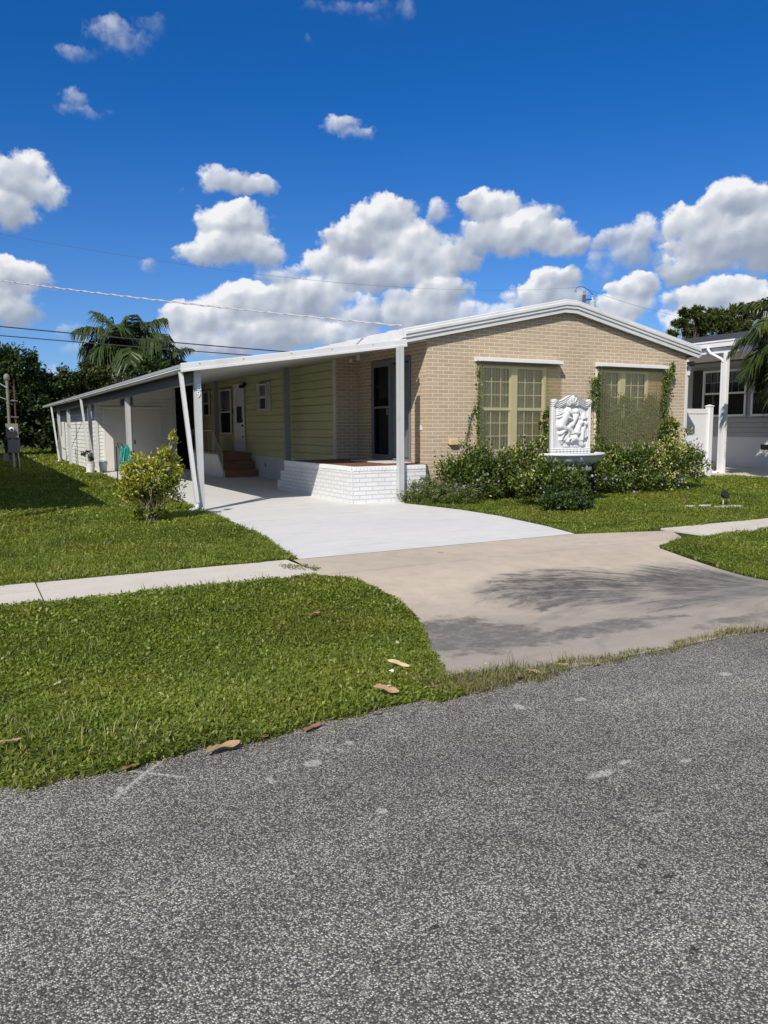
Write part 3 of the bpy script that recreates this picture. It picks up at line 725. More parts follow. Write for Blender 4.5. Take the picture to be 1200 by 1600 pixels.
# ---- sliding door in the recessed wall (faces -X)
U = (0, -1, 0); N = (-1, 0, 0); o = (XL, 16.78, .77); W_, H_ = 1.86, 2.34
f = MB(); B = lambda *a: f.obox(o, U, (0, 0, 1), N, *a)
B(0, .05, 0, H_, -.10, .025); B(W_ - .05, W_, 0, H_, -.10, .025); B(.05, W_ - .05, H_ - .09, H_, -.10, .025); B(.05, W_ - .05, 0, .06, -.10, .04)
B(.93 - .03, .93 + .03, .06, H_ - .09, -.08, .015)
sd = f.build('sliding_door', M_FRAME, house)
f = MB(); B(.05, .10, .06, 2.25, -.02, .012); B(.85, .90, .06, 2.25, -.02, .012); B(.10, .85, 2.19, 2.25, -.02, .012); B(.10, .85, .06, .13, -.02, .012); B(.10, .85, 1.22, 1.265, -.02, .012)
B(.80, .84, 1.06, 1.20, .012, .04)
sc_ = f.build('screen_frame', M_FRAME, sd)
f = MB(); f.poly([Vector(o) + Vector(U) * a + Vector((0, 0, b)) + Vector(N) * -.005 for a, b in ((.10, .13), (.85, .13), (.85, 2.19), (.10, 2.19))]); f.build('screen_mesh', M_SCREEN, sd)
f = MB(); f.poly([Vector(o) + Vector(U) * a + Vector((0, 0, b)) + Vector(N) * -.06 for a, b in ((.05, .06), (1.81, .06), (1.81, 2.25), (.05, 2.25))]); f.build('pane', M_GLASS, sd)
f = MB()
for i in range(14):
    a = .16 + i * .118
    ang = .9 if i < 7 else 1.15
    ux = Vector((math.sin(ang) * .7, -math.cos(ang), 0)).normalized()
    q = Vector(o) + Vector((0, -1, 0)) * a + Vector((1, 0, 0)) * (.16 if i < 7 else .095)
    if i in (4, 5): continue
    f.obox(q, ux, (0, 0, 1), ux.cross(Vector((0, 0, 1))), -.042, .042 if i < 7 else .02, .08, 2.22, 0, .003)
f.build('vertical_blind', M_BLIND, sd)
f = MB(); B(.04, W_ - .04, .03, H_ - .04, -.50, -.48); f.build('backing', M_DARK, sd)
# wall plates
f = MB(); f.box(XL - .02, XL, 14.42, 14.50, 1.47, 1.58); f.build('switch_plate', M_WHITE, house, bevel=.006)
f = MB(); f.box(9.28, 9.48, 14.10, 14.2, 1.15, 1.27); f.build('outlet_cover', M_TAN, house, bevel=.012)
f = MB(); f.lathe((8.5, 17.0, 3.23), [(.0, .06), (.05, .06), (.05, .02), (.03, 0), (.06, -.06), (.055, -.075), (0, -.06)], 14); f.build('flood_light', M_WHITE, house, smooth=True); f = MB(); f.lathe((8.42, 17.25, 3.2), [(0, .05), (.03, .03), (.055, -.06), (0, -.06)], 14); f.build('flood_light', M_WHITE, house, smooth=True)

# ---- windows and door of the yellow side wall
SN = (-1, 0, 0); SU = (0, -1, 0)
def shutter(parent, y0, y1, z0, z1, mat):
    f = MB(); w = y1 - y0; o = (8.115, y1, z0); h = z1 - z0
    q = lambda *a: f.obox(o, SU, (0, 0, 1), SN, *a)
    q(0, .025, 0, h, -.01, .03); q(w - .025, w, 0, h, -.01, .03); q(.025, w - .025, 0, .03, -.01, .03); q(.025, w - .025, h - .03, h, -.01, .03)
    n = int(h / .045)
    for i in range(n):
        z = .03 + (h - .06) * i / n
        f.poly([Vector(o) + Vector(SU) * a + Vector((0, 0, b)) + Vector(SN) * c for a, b, c in ((.025, z, .028), (w - .025, z, .028), (w - .025, z + (h - .06) / n, .006), (.025, z + (h - .06) / n, .006))])
    return f.build('shutter', mat, parent)
def side_window(y0, y1, z0, z1, sh):
    w = window_unit(house, (8.075, y1, z0), SU, SN, y1 - y0, z1 - z0, 1, 1, (M_WSASH, M_GLASS, M_CURT), depth=.03, curtain=False, back=.034, fr=.05)
    if sh:
        shutter(house, y1 + .01, y1 + sh, z0 - .02, z1 + .03, M_WHITE); shutter(house, y0 - sh, y0 - .01, z0 - .02, z1 + .03, M_WHITE)
    b = MB(); hh = (z1 - z0) * .42; nb = 12
    for i in range(nb): b.obox((8.075, y1 - .05, z1 - .06 - hh * (i + 1) / nb), SU, (0, 0, 1), SN, 0, y1 - y0 - .1, 0, hh / nb * .7, -.031, -.029)
    b.build('window_blind', M_BLIND, w)
    return w
side_window(22.40, 23.12, 2.07, 2.88, .22)
side_window(25.98, 27.36, 1.33, 2.88, 0)
side_window(28.66, 29.6, 2.0, 2.93, 0)
f = MB(); o = (8.112, 25.66, .76); q = lambda *a: f.obox(o, SU, (0, 0, 1), SN, *a)
q(-.05, 0, 0, 2.22, -.01, .035); q(1.0, 1.05, 0, 2.22, -.01, .035); q(-.05, 1.05, 2.17, 2.25, -.01, .036)
ed = f.build('entry_door', M_WHITE, house)
f = MB(); q(0, 1., 0, .95, -.01, .02); q(0, .2, .95, 2.17, -.01, .02); q(.8, 1., .95, 2.17, -.01, .02); q(.2, .8, 2.05, 2.17, -.01, .02); q(.2, .8, 1.5, 1.54, -.01, .024)
f.build('door_panel', M_WHITE, ed)
f = MB(); q(.2, .8, .95, 1.5, -.012, .006); f.build('pane', M_DARK, ed)
f = MB(); q(.2, .8, 1.54, 2.05, -.012, .006); f.build('pane', M_BLIND, ed)
f = MB(); f.lathe((8.07, 24.76, .76 + .86), [(0, -.035), (.035, -.03), (.035, .03), (0, .035)], 10); f.build('door_handle', M_BLACK, ed); f = MB(); f.lathe((8.07, 24.76, 1.78), [(0, -.03), (.03, -.03), (.03, .03), (0, .03)], 10); f.build('door_lock', M_BLACK, ed); f = MB(); f.lathe((8.08, 24.76, 1.25), [(0, -.03), (.03, -.03), (.03, .03), (0, .03)], 10); f.build('door_lock', M_BLACK, ed)
f = MB(); f.box(8.06, 8.14, 24.5, 24.62, 2.93, 3.0); f.lathe((8.02, 24.45, 2.9), [(0, .06), (.05, .04), (.07, -.06), (0, -.06)], 12); f.lathe((8.02, 24.7, 2.9), [(0, .06), (.05, .04), (.07, -.06), (0, -.06)], 12); f.build('flood_light', M_BLACK, house)
f = MB(); f.box(8.07, 8.14, 25.75, 25.85, 2.02, 2.2); f.build('mail_box', M_BLACK, house, bevel=.01)

# ------------------------------------------------------------------ carport
carport = thing('carport', 'long flat carport roof on white posts with slanted downspouts beside the yellow wall', 'carport', (3.8, 14.2, 0))
GX = 3.45; FYc = 13.95; CXR = 8.10; YE = 42.0
def zc(x): return 2.69 + (3.34 - 2.69) * (x - GX) / (CXR - GX)   # top of the front edge
m = MB()
m.poly([(GX + .1, FYc + .05, zc(GX) - .02), (8.06, FYc + .05, zc(8.06) - .02), (8.06, YE, zc(8.06) - .02), (GX + .1, YE, zc(GX) - .02)])
for i in range(int((YE - FYc) / .6)):
    y = FYc + .3 + i * .6
    m.obox((GX + .1, y, zc(GX) - .02), Vector((1, 0, .1394)).normalized(), (0, 1, 0), (0, 0, 1), 0, 4.6, 0, .03, .001, .03)
m.build('roof_panel', M_WHITE, carport)
m = MB(); n = 30
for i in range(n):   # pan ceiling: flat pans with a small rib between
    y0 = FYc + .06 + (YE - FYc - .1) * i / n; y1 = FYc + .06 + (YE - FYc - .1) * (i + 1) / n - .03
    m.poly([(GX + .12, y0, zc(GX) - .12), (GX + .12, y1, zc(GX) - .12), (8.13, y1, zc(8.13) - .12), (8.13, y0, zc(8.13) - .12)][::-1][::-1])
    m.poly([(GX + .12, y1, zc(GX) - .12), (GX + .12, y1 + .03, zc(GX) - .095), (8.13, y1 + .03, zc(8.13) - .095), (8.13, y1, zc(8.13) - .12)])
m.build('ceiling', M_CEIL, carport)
def cfascia():
    m = MB(); prof = [(FYc, -.10), (FYc, -.005), (FYc + .05, .012), (FYc + .07, .0), (FYc + .07, -.145), (FYc - .012, -.145), (FYc - .012, -.105)]
    n = len(prof)
    for x in (GX, CXR):
        for y, dz in prof: m.v.append((x, y, zc(x) + dz))
    for i in range(n): m.f.append((i, (i + 1) % n, n + (i + 1) % n, n + i))
    m.f.append(tuple(reversed(range(n)))); m.f.append(tuple(n + i for i in range(n)))
    m.box(GX + .01, CXR - .01, FYc - .006, FYc, 0, .0001)
    return m
m = cfascia(); m.v = m.v[:-8]; m.f = m.f[:-6]; m.build('front_fascia', M_WHITE, carport)
for x in (3.78, 4.6, 5.55, 6.4, 7.3):
    m = MB(); m.lathe((0, 0, 0), [(0, .012), (.012, .008), (.014, 0), (0, 0)], 8); m.v = [(x + a, FYc - .001 - c, zc(x) - .03 + b) for a, b, c in m.v]
    m.build('fascia_screw', M_GALV, carport)
m = MB(); m.extrude([(GX, 2.685), (GX - .01, 2.625), (GX + .02, 2.59), (GX + .12, 2.58), (GX + .14, 2.595), (GX + .14, 2.69), (GX + .06, 2.697)], FYc + .071, YE, 'y'); m.build('gutter', M_GALV, carport)
m = MB(); m.extrude([(GX - .004, 2.615), (GX - .014, 2.597), (GX + .02, 2.573), (GX + .10, 2.57), (GX + .10, 2.578), (GX + .02, 2.587)], FYc + .072, YE, 'y'); m.build('gutter_lip', M_WHITE, carport)
m = MB(); m.box(3.72, 3.84, 14.32, YE - .1, 2.37, 2.598); m.build('side_beam', M_BEAM, carport)
m = MB()
# white flashing where the carport meets the house roof
m.poly([(8.0, FYc + .1, 3.345), (8.11, FYc + .1, 3.40), (8.11, 43, 3.40), (8.0, 43, 3.345)])
m.obox((8.06, 14.1, 3.29), (0, 1, 0), (0, 0, 1), (-1, 0, 0), 0, 28, 0, .1, 0, .004); m.build('flashing', M_WHITE, carport)
def post(x, y, zt, w, mat, dep=None):
    m = MB(); dep = dep or w; s = w * .5; t = dep * .5
    m.box(x - s, x + s, y - t, y + t, 0, zt); m.box(x - s * 1.06, x - s * .75, y - t - .004, y - t, 0.0, zt - .01); m.box(x + s * .75, x + s * 1.06, y - t - .004, y - t, 0., zt - .01)
    m.box(x - s * 1.7, x + s * 1.7, y - t * 1.5, y + t * 1.5, -.02, .022)
    return m.build('post', mat, carport)
p1 = post(3.80, 14.25, 2.60, .115, M_POST)
for y in (21.25, 28.35, 34.6, 38.5): post(3.80, y, 2.37, .115, M_POST)
post(7.86, 13.83, 3.17, .115, M_POST)
for x, y in ((7.80, 20.05), (7.80, 26.85)): post(x, y, 3.17, .15, M_GPOST, .17)
for y in (14.22, 28.08, 38.35):
    m = MB(); a = Vector((GX + .045, y, 2.59)); b = Vector((3.71, y - .06, .17)); dv = (b - a).normalized(); s = Vector((0, 1, 0)); s = (s - dv * s.dot(dv)).normalized(); t = dv.cross(s)
    m.obox(a, s, t, dv, -.042, .042, -.033, .033, 0, (b - a).length)
    m.tube([b - dv * .02, b + dv * .05, b + dv * .09 + Vector((-.03, -.02, -.02)), (3.60, y - .14, .045), (3.52, y - .18, .035)], .036, 8)
    m.build('downspout', M_WHITE, carport)
def digits(txt, loc, size, parent, mat):
    cu = bpy.data.curves.new('house_number', 'FONT'); cu.body = txt; cu.size = size; cu.extrude = .004; cu.align_x = 'CENTER'
    tmp = bpy.data.objects.new('tmp_text', cu); COL.objects.link(tmp)
    me = bpy.data.meshes.new_from_object(tmp.evaluated_get(bpy.context.evaluated_depsgraph_get()))
    bpy.data.objects.remove(tmp); bpy.data.curves.remove(cu)
    me.name = 'house_number'
    me.transform(Matrix.Translation(loc) @ Matrix.Rotation(PI / 2, 4, 'X'))
    return link_mesh('house_number', me, mat, parent)
M_NUM = paint('white_enamel', (.85, .85, .84), .3, .02)
np_ = p1
digits('8', (3.818, 14.178, 2.235), .165, np_, M_NUM); digits('9', (3.802, 14.178, 2.11), .165, np_, M_NUM)
# ------------------------------------------------------------------ porch
porch = thing('porch', 'low white painted brick porch with brown tiled deck under the carport corner', 'porch', (7.6, 15, 0))
m = MB(); PX0, PX1, PY0, PY1 = 6.80, 8.52, 13.9, 18.2
pts = [(PX0, PY0), (PX1, PY0), (PX1, 14.2)]
m.poly([(PX0, PY0, 0), (PX1, PY0, 0), (PX1, PY0, .745), (PX0, PY0, .745)])
m.poly([(PX1, PY0, 0), (8.74, 14.198, 0), (8.74, 14.198, .745), (PX1, PY0, .745)])
m.poly([(PX0, PY1, 0), (PX0, PY0, 0), (PX0, PY0, .745), (PX0, PY1 - .5, .745), (PX0, PY1 - .5, .50), (PX0, PY1 - .25, .5), (PX0, PY1 - .25, .25), (PX0, PY1, .25)])
for a, z0, z1 in ((PY1, 0, .25), (PY1 - .25, .25, .5), (PY1 - .5, .5, .745)): m.poly([(8.1, a, z0), (PX0, a, z0), (PX0, a, z1), (8.1, a, z1)])
m.poly([(PX0, PY1 - .25, .25), (8.1, PY1 - .25, .25), (8.1, PY1, .25), (PX0, PY1, .25)]); m.poly([(PX0, PY1 - .5, .5), (8.1, PY1 - .5, .5), (8.1, PY1 - .25, .5), (PX0, PY1 - .25, .5)])
m.build('brick_base', M_WBRICK, porch)
m = MB()
for (a0, a1, b0, b1) in ((PX0, PX1, PY0, PY0 + .10),):
    n = 20
    for i in range(n): x = a0 + (a1 - a0) * i / n; m.box(x + .004, x + (a1 - a0) / n - .004, b0 - .012, b1, .665 , .752)
n = 43
for i in range(n):
    y = PY0 + .10 + (PY1 - .6 - PY0) * i / n; m.box(PX0 - .012, PX0 + .1, y + .004, y + (PY1 - .6 - PY0) / n - .004, .665, .752)
m.build('brick_coping', paint('white_brick_coping', (.74, .745, .75), .6, .06, 6., .25), porch, bevel=.006)
m = MB(); m.poly([(PX0 + .08, PY0 + .09, .7485), (8.50, PY0 + .09, .7485), (8.74, 14.2, .7485), (8.74, 17.6, .7485), (8.1, 17.6, .7485), (8.1, PY1 - .5, .7485), (PX0 + .08, PY1 - .5, .7485)]); m.build('deck', M_DECK, porch)
mat_ = MB(); mat_.box(8.02, 8.66, 14.75, 16.5, .752, .775)
tag(mat_.build('door_mat', paint('pale_mat', (.62, .58, .54), .95, .1, 20., .4), bevel=.006), 'pale flat door mat lying on the brown porch deck at the sliding door', 'door mat')

# ------------------------------------------------------------------ entry steps
steps = thing('entry_steps', 'brown wooden steps with thin metal handrail leading to the white side door', 'steps', (7.5, 23.6, 0))
for i, y in enumerate((23.40, 23.70, 24.0)):
    m = MB(); m.box(7.03, 8.06, y, 24.3 if i < 2 else 27.2, .25 * i + .002, .25 * i + .215); m.box(7.0, 8.08, y - .03, y + .30 if i < 2 else 27.2, .25 * i + .215, .25 * (i + 1) - .002)
    m.build('step', M_STEP, steps)
m = MB(); m.poly([(6.985, 27.2, 0), (6.985, 23.42, 0), (6.985, 23.42, .2), (6.985, 24.0, .70), (6.985, 27.2, .70)]); m.poly([(6.985, 23.42, 0), (7.03, 23.42, 0), (7.03, 23.42, .2), (6.985, 23.42, .2)]); m.poly([(6.985, 23.42, .2), (7.03, 23.42, .2), (7.03, 24., .7), (6.985, 24, .7)]); m.build('side_panel', M_WHITE, steps)
M_RAIL = paint('painted_rail', (.42, .41, .30), .5, .08)
m = MB(); x = 6.98
m.tube([(x, 23.45, 0), (x, 23.45, .72)], .014, 6); m.tube([(x, 24.5, .7), (x, 24.5, 1.46)], .014, 6); m.tube([(x, 27.1, .7), (x, 27.1, 1.46)], .014, 6)
m.tube([(x, 23.45, .72), (x, 24.5, 1.46), (x, 27.1, 1.46)], .018, 6); m.tube([(x, 24.5, 1.36), (x, 27.1, 1.36)], .011, 6); m.tube([(x, 23.45, .2), (x, 24.0, .74), (x, 27.1, .78)], .011, 6)
for i in range(8): y = 23.58 + i * .12; m.tube([(x, y, .2 + (y - 23.45) * .98 if y < 24 else .75), (x, y, .72 + (y - 23.45) * .705)], .007, 5)
for i in range(4): y = 25.0 + i * .5; m.tube([(x, y, .76), (x, y, 1.36)], .007, 5)
m.build('handrail', M_RAIL, steps)

# ------------------------------------------------------------------ shed at the end of the carport
shed = thing('utility_shed', 'white clapboard storage shed closing the far end of the carport', 'shed', (5.4, 29.3, 0))
SX0, SX1, SY = 4.12, 6.95, 29.3
laps('siding_wall', M_SHED, shed, SX0, SX1, .02, 2.62, .127, SY, '-y', .012, .011)
m = MB(); m.poly([(SX0, SY - .004, 2.62), (SX1, SY - .004, 2.62), (SX1, SY - .004, 3.04)]); m.build('gable_panel', M_SHED, shed)
laps('siding_wall', M_SHED, shed, SY, 42.0, .02, 2.50, .16, SX0, '-x', .014, .016)
m = MB(); m.box(SX1, SX1 + .02, SY, 42.0, 0, 3.0); m.box(SX1, 8.15, 41.8, 42.0, 0, 3.0); m.build('passage_shade_wall', M_DARK, shed)  # near-black colour carries the shade of the covered passage
m = MB(); m.box(SX1 - .09, SX1 + .02, SY - .03, SY - .014, 0, 3.0); m.build('corner_trim', M_WHITE, shed); m = MB(); m.box(SX0 - .03, SX0 + .07, SY - .028, SY - .014, 0, 2.6); m.build('corner_trim', M_WHITE, shed)
M_DOOR = paint('shed_door_paint', (.64, .63, .59), .6, .05, 1.1, .04, .3, .15, (.4, .38, .33))
for a, b in ((4.42, 5.37), (5.38, 6.33)):
    m = MB(); m.box(a, b, SY - .045, SY - .016, .02, 2.24); dd = m.build('shed_door', M_DOOR, shed)
    if a > 5: 
        h = MB(); h.box(5.42, 5.46, SY - .075, SY - .045, .98, 1.12); h.build('door_handle', M_BLACK, dd)
m = MB(); m.box(4.35, 4.415, SY - .05, SY - .014, .0, 2.32); m.box(6.335, 6.40, SY - .05, SY - .014, .0, 2.32); m.box(4.415, 6.335, SY - .05, SY - .014, 2.245, 2.32); m.build('door_trim', M_SHED, shed)
m = MB(); m.box(4.98, 5.43, SY - .03, SY - .012, 2.38, 2.80); vt = m.build('vent', M_GPOST, shed); m = MB()
for i in range(8): z = 2.41 + i * .047; m.poly([(5.01, SY - .034, z), (5.40, SY - .034, z), (5.40, SY - .05, z - .02), (5.01, SY - .05, z - .02)][::-1])
m.build('vent_slat', M_BLACK, vt)
m = MB(); m.box(SX0 - .04, SX0 - .016, 38.5, 42, .05, 2.12); sd2 = m.build('side_door', M_SHED, shed)
m = MB(); m.box(SX0 - .055, SX0 - .041, 40.0, 41.2, 1.35, 2.0); m.build('pane', M_LOUVRE, sd2); m = MB(); m.box(SX0 - .06, SX0 - .042, 40.3, 40.9, 1.2, 1.33); m.build('door_handle', M_BLACK, sd2)
m = MB(); m.tube([(SX0 - .06, 42.0, .95), (SX0 - .07, 40.8, .72), (SX0 - .06, 39.6, .62), (SX0 - .06, 38.6, .60)], .02, 6); m.build('cable', M_GALV, shed)
m = MB(); m.box(SX0 - .0, SX1, SY + .06, SY + .075, 0, 2.6); m.box(SX0 + .06, SX0 + .1, SY + .08, 42, 0, 2.5); m.build('wall_core', M_SHED, shed)
# ------------------------------------------------------------------ wall fountain
M_STONE = paint('painted_cast_stone', (.62, .62, .62), .55, .05, 5., .06, .35, .15, (.5, .49, .46))
M_GREY = paint('weathered_stone', (.25, .25, .24), .85, .2, 6., .2)
ft = thing('wall_fountain', 'white cast stone fountain with cherub relief plaque above a half round basin among the shrubs', 'fountain', (10.72, 11.9, 0))
def plaque():
    nu, nv = 180, 220
    u = np.linspace(-.49, .49, nu); top = np.interp(np.abs(u), [0, .05, .12, .25, .36, .41, .44, .49], [1.165, 1.16, 1.135, 1.065, 1.03, 1.05, 1.085, 1.06])
    T = np.linspace(0, 1, nv)[:, None]
    U = np.broadcast_to(u, (nv, nu)); V = T * top[None, :]; Tp = np.broadcast_to(top, (nv, nu))
    h = np.zeros((nv, nu))
    cx = lambda x: (x - 390) * .00162
    cyv = lambda y: (1020 - y) * .00125
    def ell(x, y, rx, ry, hh, rot=0):
        nonlocal h
        a = U - cx(x); b = V - cyv(y); c, s_ = math.cos(rot), math.sin(rot); a, b = a * c + b * s_, -a * s_ + b * c
        q = 1 - (a / rx) ** 2 - (b / ry) ** 2
        h = np.maximum(h, hh * np.sqrt(np.maximum(q, 0)))
    def cap(x0, y0, x1, y1, r0, r1, hh):
        nonlocal h
        ax, ay, bx, by = cx(x0), cyv(y0), cx(x1), cyv(y1); dx, dy = bx - ax, by - ay
        t = np.clip(((U - ax) * dx + (V - ay) * dy) / (dx * dx + dy * dy), 0, 1)
        d = np.hypot(U - ax - t * dx, V - ay - t * dy); r = r0 + (r1 - r0) * t
        h = np.maximum(h, hh * np.sqrt(np.maximum(1 - (d / r) ** 2, 0)))
    # left putto
    ell(335, 345, .085, .085, .13); ell(350, 365, .05, .05, .15); cap(290, 420, 225, 555, .105, .115, .13); cap(300, 440, 375, 470, .05, .04, .13); cap(250, 430, 180, 440, .05, .035, .1)
    cap(205, 580, 285, 625, .085, .06, .14); cap(285, 635, 205, 700, .055, .038, .12); cap(255, 700, 215, 800, .045, .03, .1); cap(215, 800, 240, 860, .028, .018, .08)
    for k in range(5): cap(255, 330 + k * 8, 165, 290 + k * 28, .03, .022, .06 + .006 * k)
    # middle figure
    ell(470, 355, .085, .08, .11); ell(450, 350, .06, .06, .12); cap(460, 420, 395, 560, .075, .06, .11); cap(500, 450, 590, 560, .05, .04, .1); cap(340, 610, 430, 700, .06, .05, .10); cap(320, 620, 350, 720, .05, .04, .07)
    # right putto
    ell(528, 528, .075, .066, .15); ell(612, 545, .065, .06, .10); cap(500, 590, 470, 690, .08, .07, .12); cap(560, 640, 545, 800, .075, .05, .13); cap(590, 600, 610, 760, .06, .04, .1); cap(545, 800, 560, 880, .045, .035, .1); cap(600, 760, 640, 750, .035, .025, .09)
    for k in range(4): cap(560, 470, 600 + k * 12, 380 + k * 22, .03, .02, .05 + .006 * k)
    # lower head with curls and arms
    ell(435, 770, .085, .08, .15); ell(455, 790, .04, .035, .17); cap(400, 690, 500, 690, .045, .05, .12); cap(330, 760, 270, 800, .05, .035, .06)
    rr = np.random.default_rng(5)
    for k in range(26):
        a = rr.uniform(0, 2 * PI); ell(355 + 42 * math.cos(a) * rr.uniform(.3, 1), 810 + 55 * math.sin(a) * rr.uniform(.3, 1), .022, .02, .10 + rr.uniform(0, .03))
    for k in range(30): ell(rr.choice([rr.uniform(150, 290), rr.uniform(500, 640)]), rr.uniform(225, 285), .025, .018, rr.uniform(.03, .07), rr.uniform(-1, 1))
    ell(600, 870, .05, .04, .07); ell(320, 905, .12, .02, .03); ell(470, 908, .13, .02, .03)
    # frame mouldings follow the outline
    e = np.minimum(Tp - V, .49 - np.abs(U)); dtop = Tp - V
    fr = np.where(np.abs(U) > .43, .05 + .012 * np.cos((.49 - np.abs(U)) / .06 * 2 * PI), 0)
    h = np.maximum(h, fr)
    sc = np.where(dtop < .12, .07 + .022 * np.cos(dtop / .04 * 2 * PI), 0); h = np.maximum(h, sc)
    for sx in (-1, 1):
        d = np.hypot(U - sx * .455, V - 1.05); h = np.maximum(h, np.where(d < .05, .09 + .012 * np.cos(d / .02 * PI * 2), 0))
        d = np.hypot(U - sx * .10, V - 1.0); h = np.maximum(h, np.where(d < .06, .08 + .02 * np.cos(d / .022 * PI * 2), 0))
    d = np.hypot(U, (V - 1.06) * 1.1); an = np.arctan2(U, V - .99)
    h = np.maximum(h, np.where(d < .1, .085 + .03 * np.sqrt(np.maximum(1 - (d / .1) ** 2, 0)) + .012 * np.cos(an * 9), 0))
    d = np.hypot(U, (V - 1.10)); h = np.maximum(h, .14 * np.sqrt(np.maximum(1 - (d / .038) ** 2, 0)))
    h = np.where(V < .10, .075 + .012 * np.cos((V) / .1 * 2 * PI * 2) + .006 * np.sin(U * 70), h)
    for _ in range(3):
        hp = np.pad(h, 1, mode='edge'); h = (hp[1:-1, 1:-1] * 2 + hp[:-2, 1:-1] + hp[2:, 1:-1] + hp[1:-1, :-2] + hp[1:-1, 2:]) / 6
    h = h * .8
    Yf = 11.92 - h; Xf = 10.72 + U; Zf = 1.0 + V
    N = nu * nv; P = np.stack([Xf, Yf, Zf], -1).reshape(-1, 3); Q = P.copy(); Q[:, 1] = 12.0
    I = np.arange(N).reshape(nv, nu)
    quads = np.stack([I[:-1, :-1], I[:-1, 1:], I[1:, 1:], I[1:, :-1]], -1).reshape(-1, 4)
    per = np.concatenate([I[0, :], I[1:, -1], I[-1, -2::-1], I[-2:0:-1, 0]]); pn = np.roll(per, -1)
    side = np.stack([per, per + N, pn + N, pn], -1)
    bq = quads[:, ::-1] + N
    return np_mesh('relief_plaque', np.concatenate([P, Q]), [quads, side, bq], M_STONE, ft, smooth=True)
plaque()
def half_basin():
    m = MB(); n = 40
    prof = [(.0, .74), (.20, .73), (.34, .76), (.48, .82), (.56, .89), (.585, .945), (.60, .955), (.645, .965), (.655, .99), (.64, 1.012), (.60, 1.015), (.57, .99), (.50, .93), (.3, .88), (0, .87)]
    b = len(m.v)
    for r_, z in prof:
        for i in range(n + 1):
            th = PI + PI * i / n; fl = 1 + .018 * math.cos(th * 14) * (1 if .7 < z < .94 and r_ > .2 else 0)
            m.v.append((10.74 + r_ * 1.14 * fl * math.cos(th), 11.95 + r_ * .98 * fl * math.sin(th), z))
    k = n + 1
    for j in range(len(prof) - 1):
        for i in range(n): m.f.append((b + j * k + i, b + j * k + i + 1, b + (j + 1) * k + i + 1, b + (j + 1) * k + i))
    m.build('basin', M_STONE, ft, smooth=True)
half_basin()
m = MB(); m.lathe((10.72, 11.72, 0), [(.30, 0), (.30, .06), (.25, .10), (.19, .16), (.16, .3), (.17, .5), (.22, .62), (.3, .68), (.3, .745)], 20); m.box(10.25, 11.2, 11.93, 12.02, 0, .998); m.build('pedestal', M_GREY, ft, smooth=False)
m = MB(); m.poly([(10.72 + .56 * math.cos(PI + PI * i / 20), 11.94 + .55 * math.sin(PI + PI * i / 20), .955) for i in range(21)])
mw, ntw, ow = new_mat('basin_water'); finish(ntw, ow, (.22, .30, .33), .05, .5); m.build('water', mw, ft)

# ------------------------------------------------------------------ house next door (right)
M_NGREY = paint('grey_lap_siding', (.40, .41, .415), .6, .04, 1.)
M_NWHITE = paint('white_trim', (.76, .765, .77), .5, .04, 1.)
M_SHING = brick_mat('dark_shingle', (.055, .058, .062), (.04, .042, .046), (.02, .02, .022), .3, .14, .012, .8, .9)
M_SKIRT = paint('white_skirting', (.70, .705, .70), .6, .05, .8, .03, .3, .1, (.5, .49, .46))
nb = thing('neighbour_house', 'grey clapboard house next door with white post and dark shingled porch roof', 'house', (21, 16.4, 0))
NX = 24.6; NY0 = 12.2
laps('siding_wall', M_NGREY, nb, NY0, 42, 1.13, 3.85, .17, NX, '-x', .014)
m = MB(); m.box(NX - .012, NX + .1, NY0, 42, -.05, 1.125); m.box(NX + .1, 32, NY0, 42, 0, 3.9); m.build('skirting', M_SKIRT, nb)
m = MB(); m.box(NX - .03, NX - .013, 15.9, 17.58, .68, .87); m.build('vent', M_BLACK, nb); 
m = MB(); m.box(NX - .035, NX - .014, 15.85, 17.62, .655, .679); m.box(NX - .035, NX - .014, 15.85, 17.62, .871, .895); m.box(NX - .036, NX - .014, 17.581, 17.62, .68, .87); m.build('vent_trim', M_NWHITE, nb)
for y0, y1 in ((18.22, 20.08), (16.1, 18.02)):
    window_unit(nb, (NX - .055, y1, 1.86), SU, SN, y1 - y0, 1.70, 3, 2, (M_NWHITE, M_GLASS, M_CURT), depth=.02, curtain=False, back=.026, mull=.09, fr=.075, mt=.012)
shutter_mat = M_BLACK
m = MB(); m.box(NX - .075, NX - .016, 20.11, 20.53, 1.9, 3.6); m.build('shutter', M_BLACK, nb, bevel=.01)
NE = 20.95; NR0 = 15.05
def znr(x): return 4.20 + (x - NE) * .165
m = MB(); m.poly([(NE - .06, NR0 - .05, 4.19), (26.5, NR0 - .05, znr(26.5)), (26.5, 42, znr(26.5)), (NE - .06, 42, 4.19)]); m.poly([(26.5, NR0 - .05, znr(26.5)), (32, NR0 - .05, znr(21)), (32, 42, znr(21)), (26.5, 42, znr(26.5))])
m.poly([(26.5, NR0, znr(26.5) - .02), (NX, NR0, znr(NX) - .02), (NX, NR0, 3.85), (32, NR0, 3.85), (32, NR0, znr(21))]); m.build('roof', M_SHING, nb)
m = MB(); m.box(NE - .08, NE, NR0 - .05, 42, 3.985, 4.185); m.box(NE - .10, NE - .081, NR0 - .05, 42, 4.13, 4.185); m.box(NE, 24.5, NR0 - .05, NR0, 3.985, 4.19); m.build('fascia', M_NWHITE, nb)
m = MB(); m.box(NE + .03, NE + .14, NR0 + .01, 42, 3.80, 3.984); m.build('beam', M_NWHITE, nb)
m = MB(); m.box(NE + .14, NX, NR0 + .005, 42, 3.90, 3.92); m.build('porch_ceiling', M_NWHITE, nb)
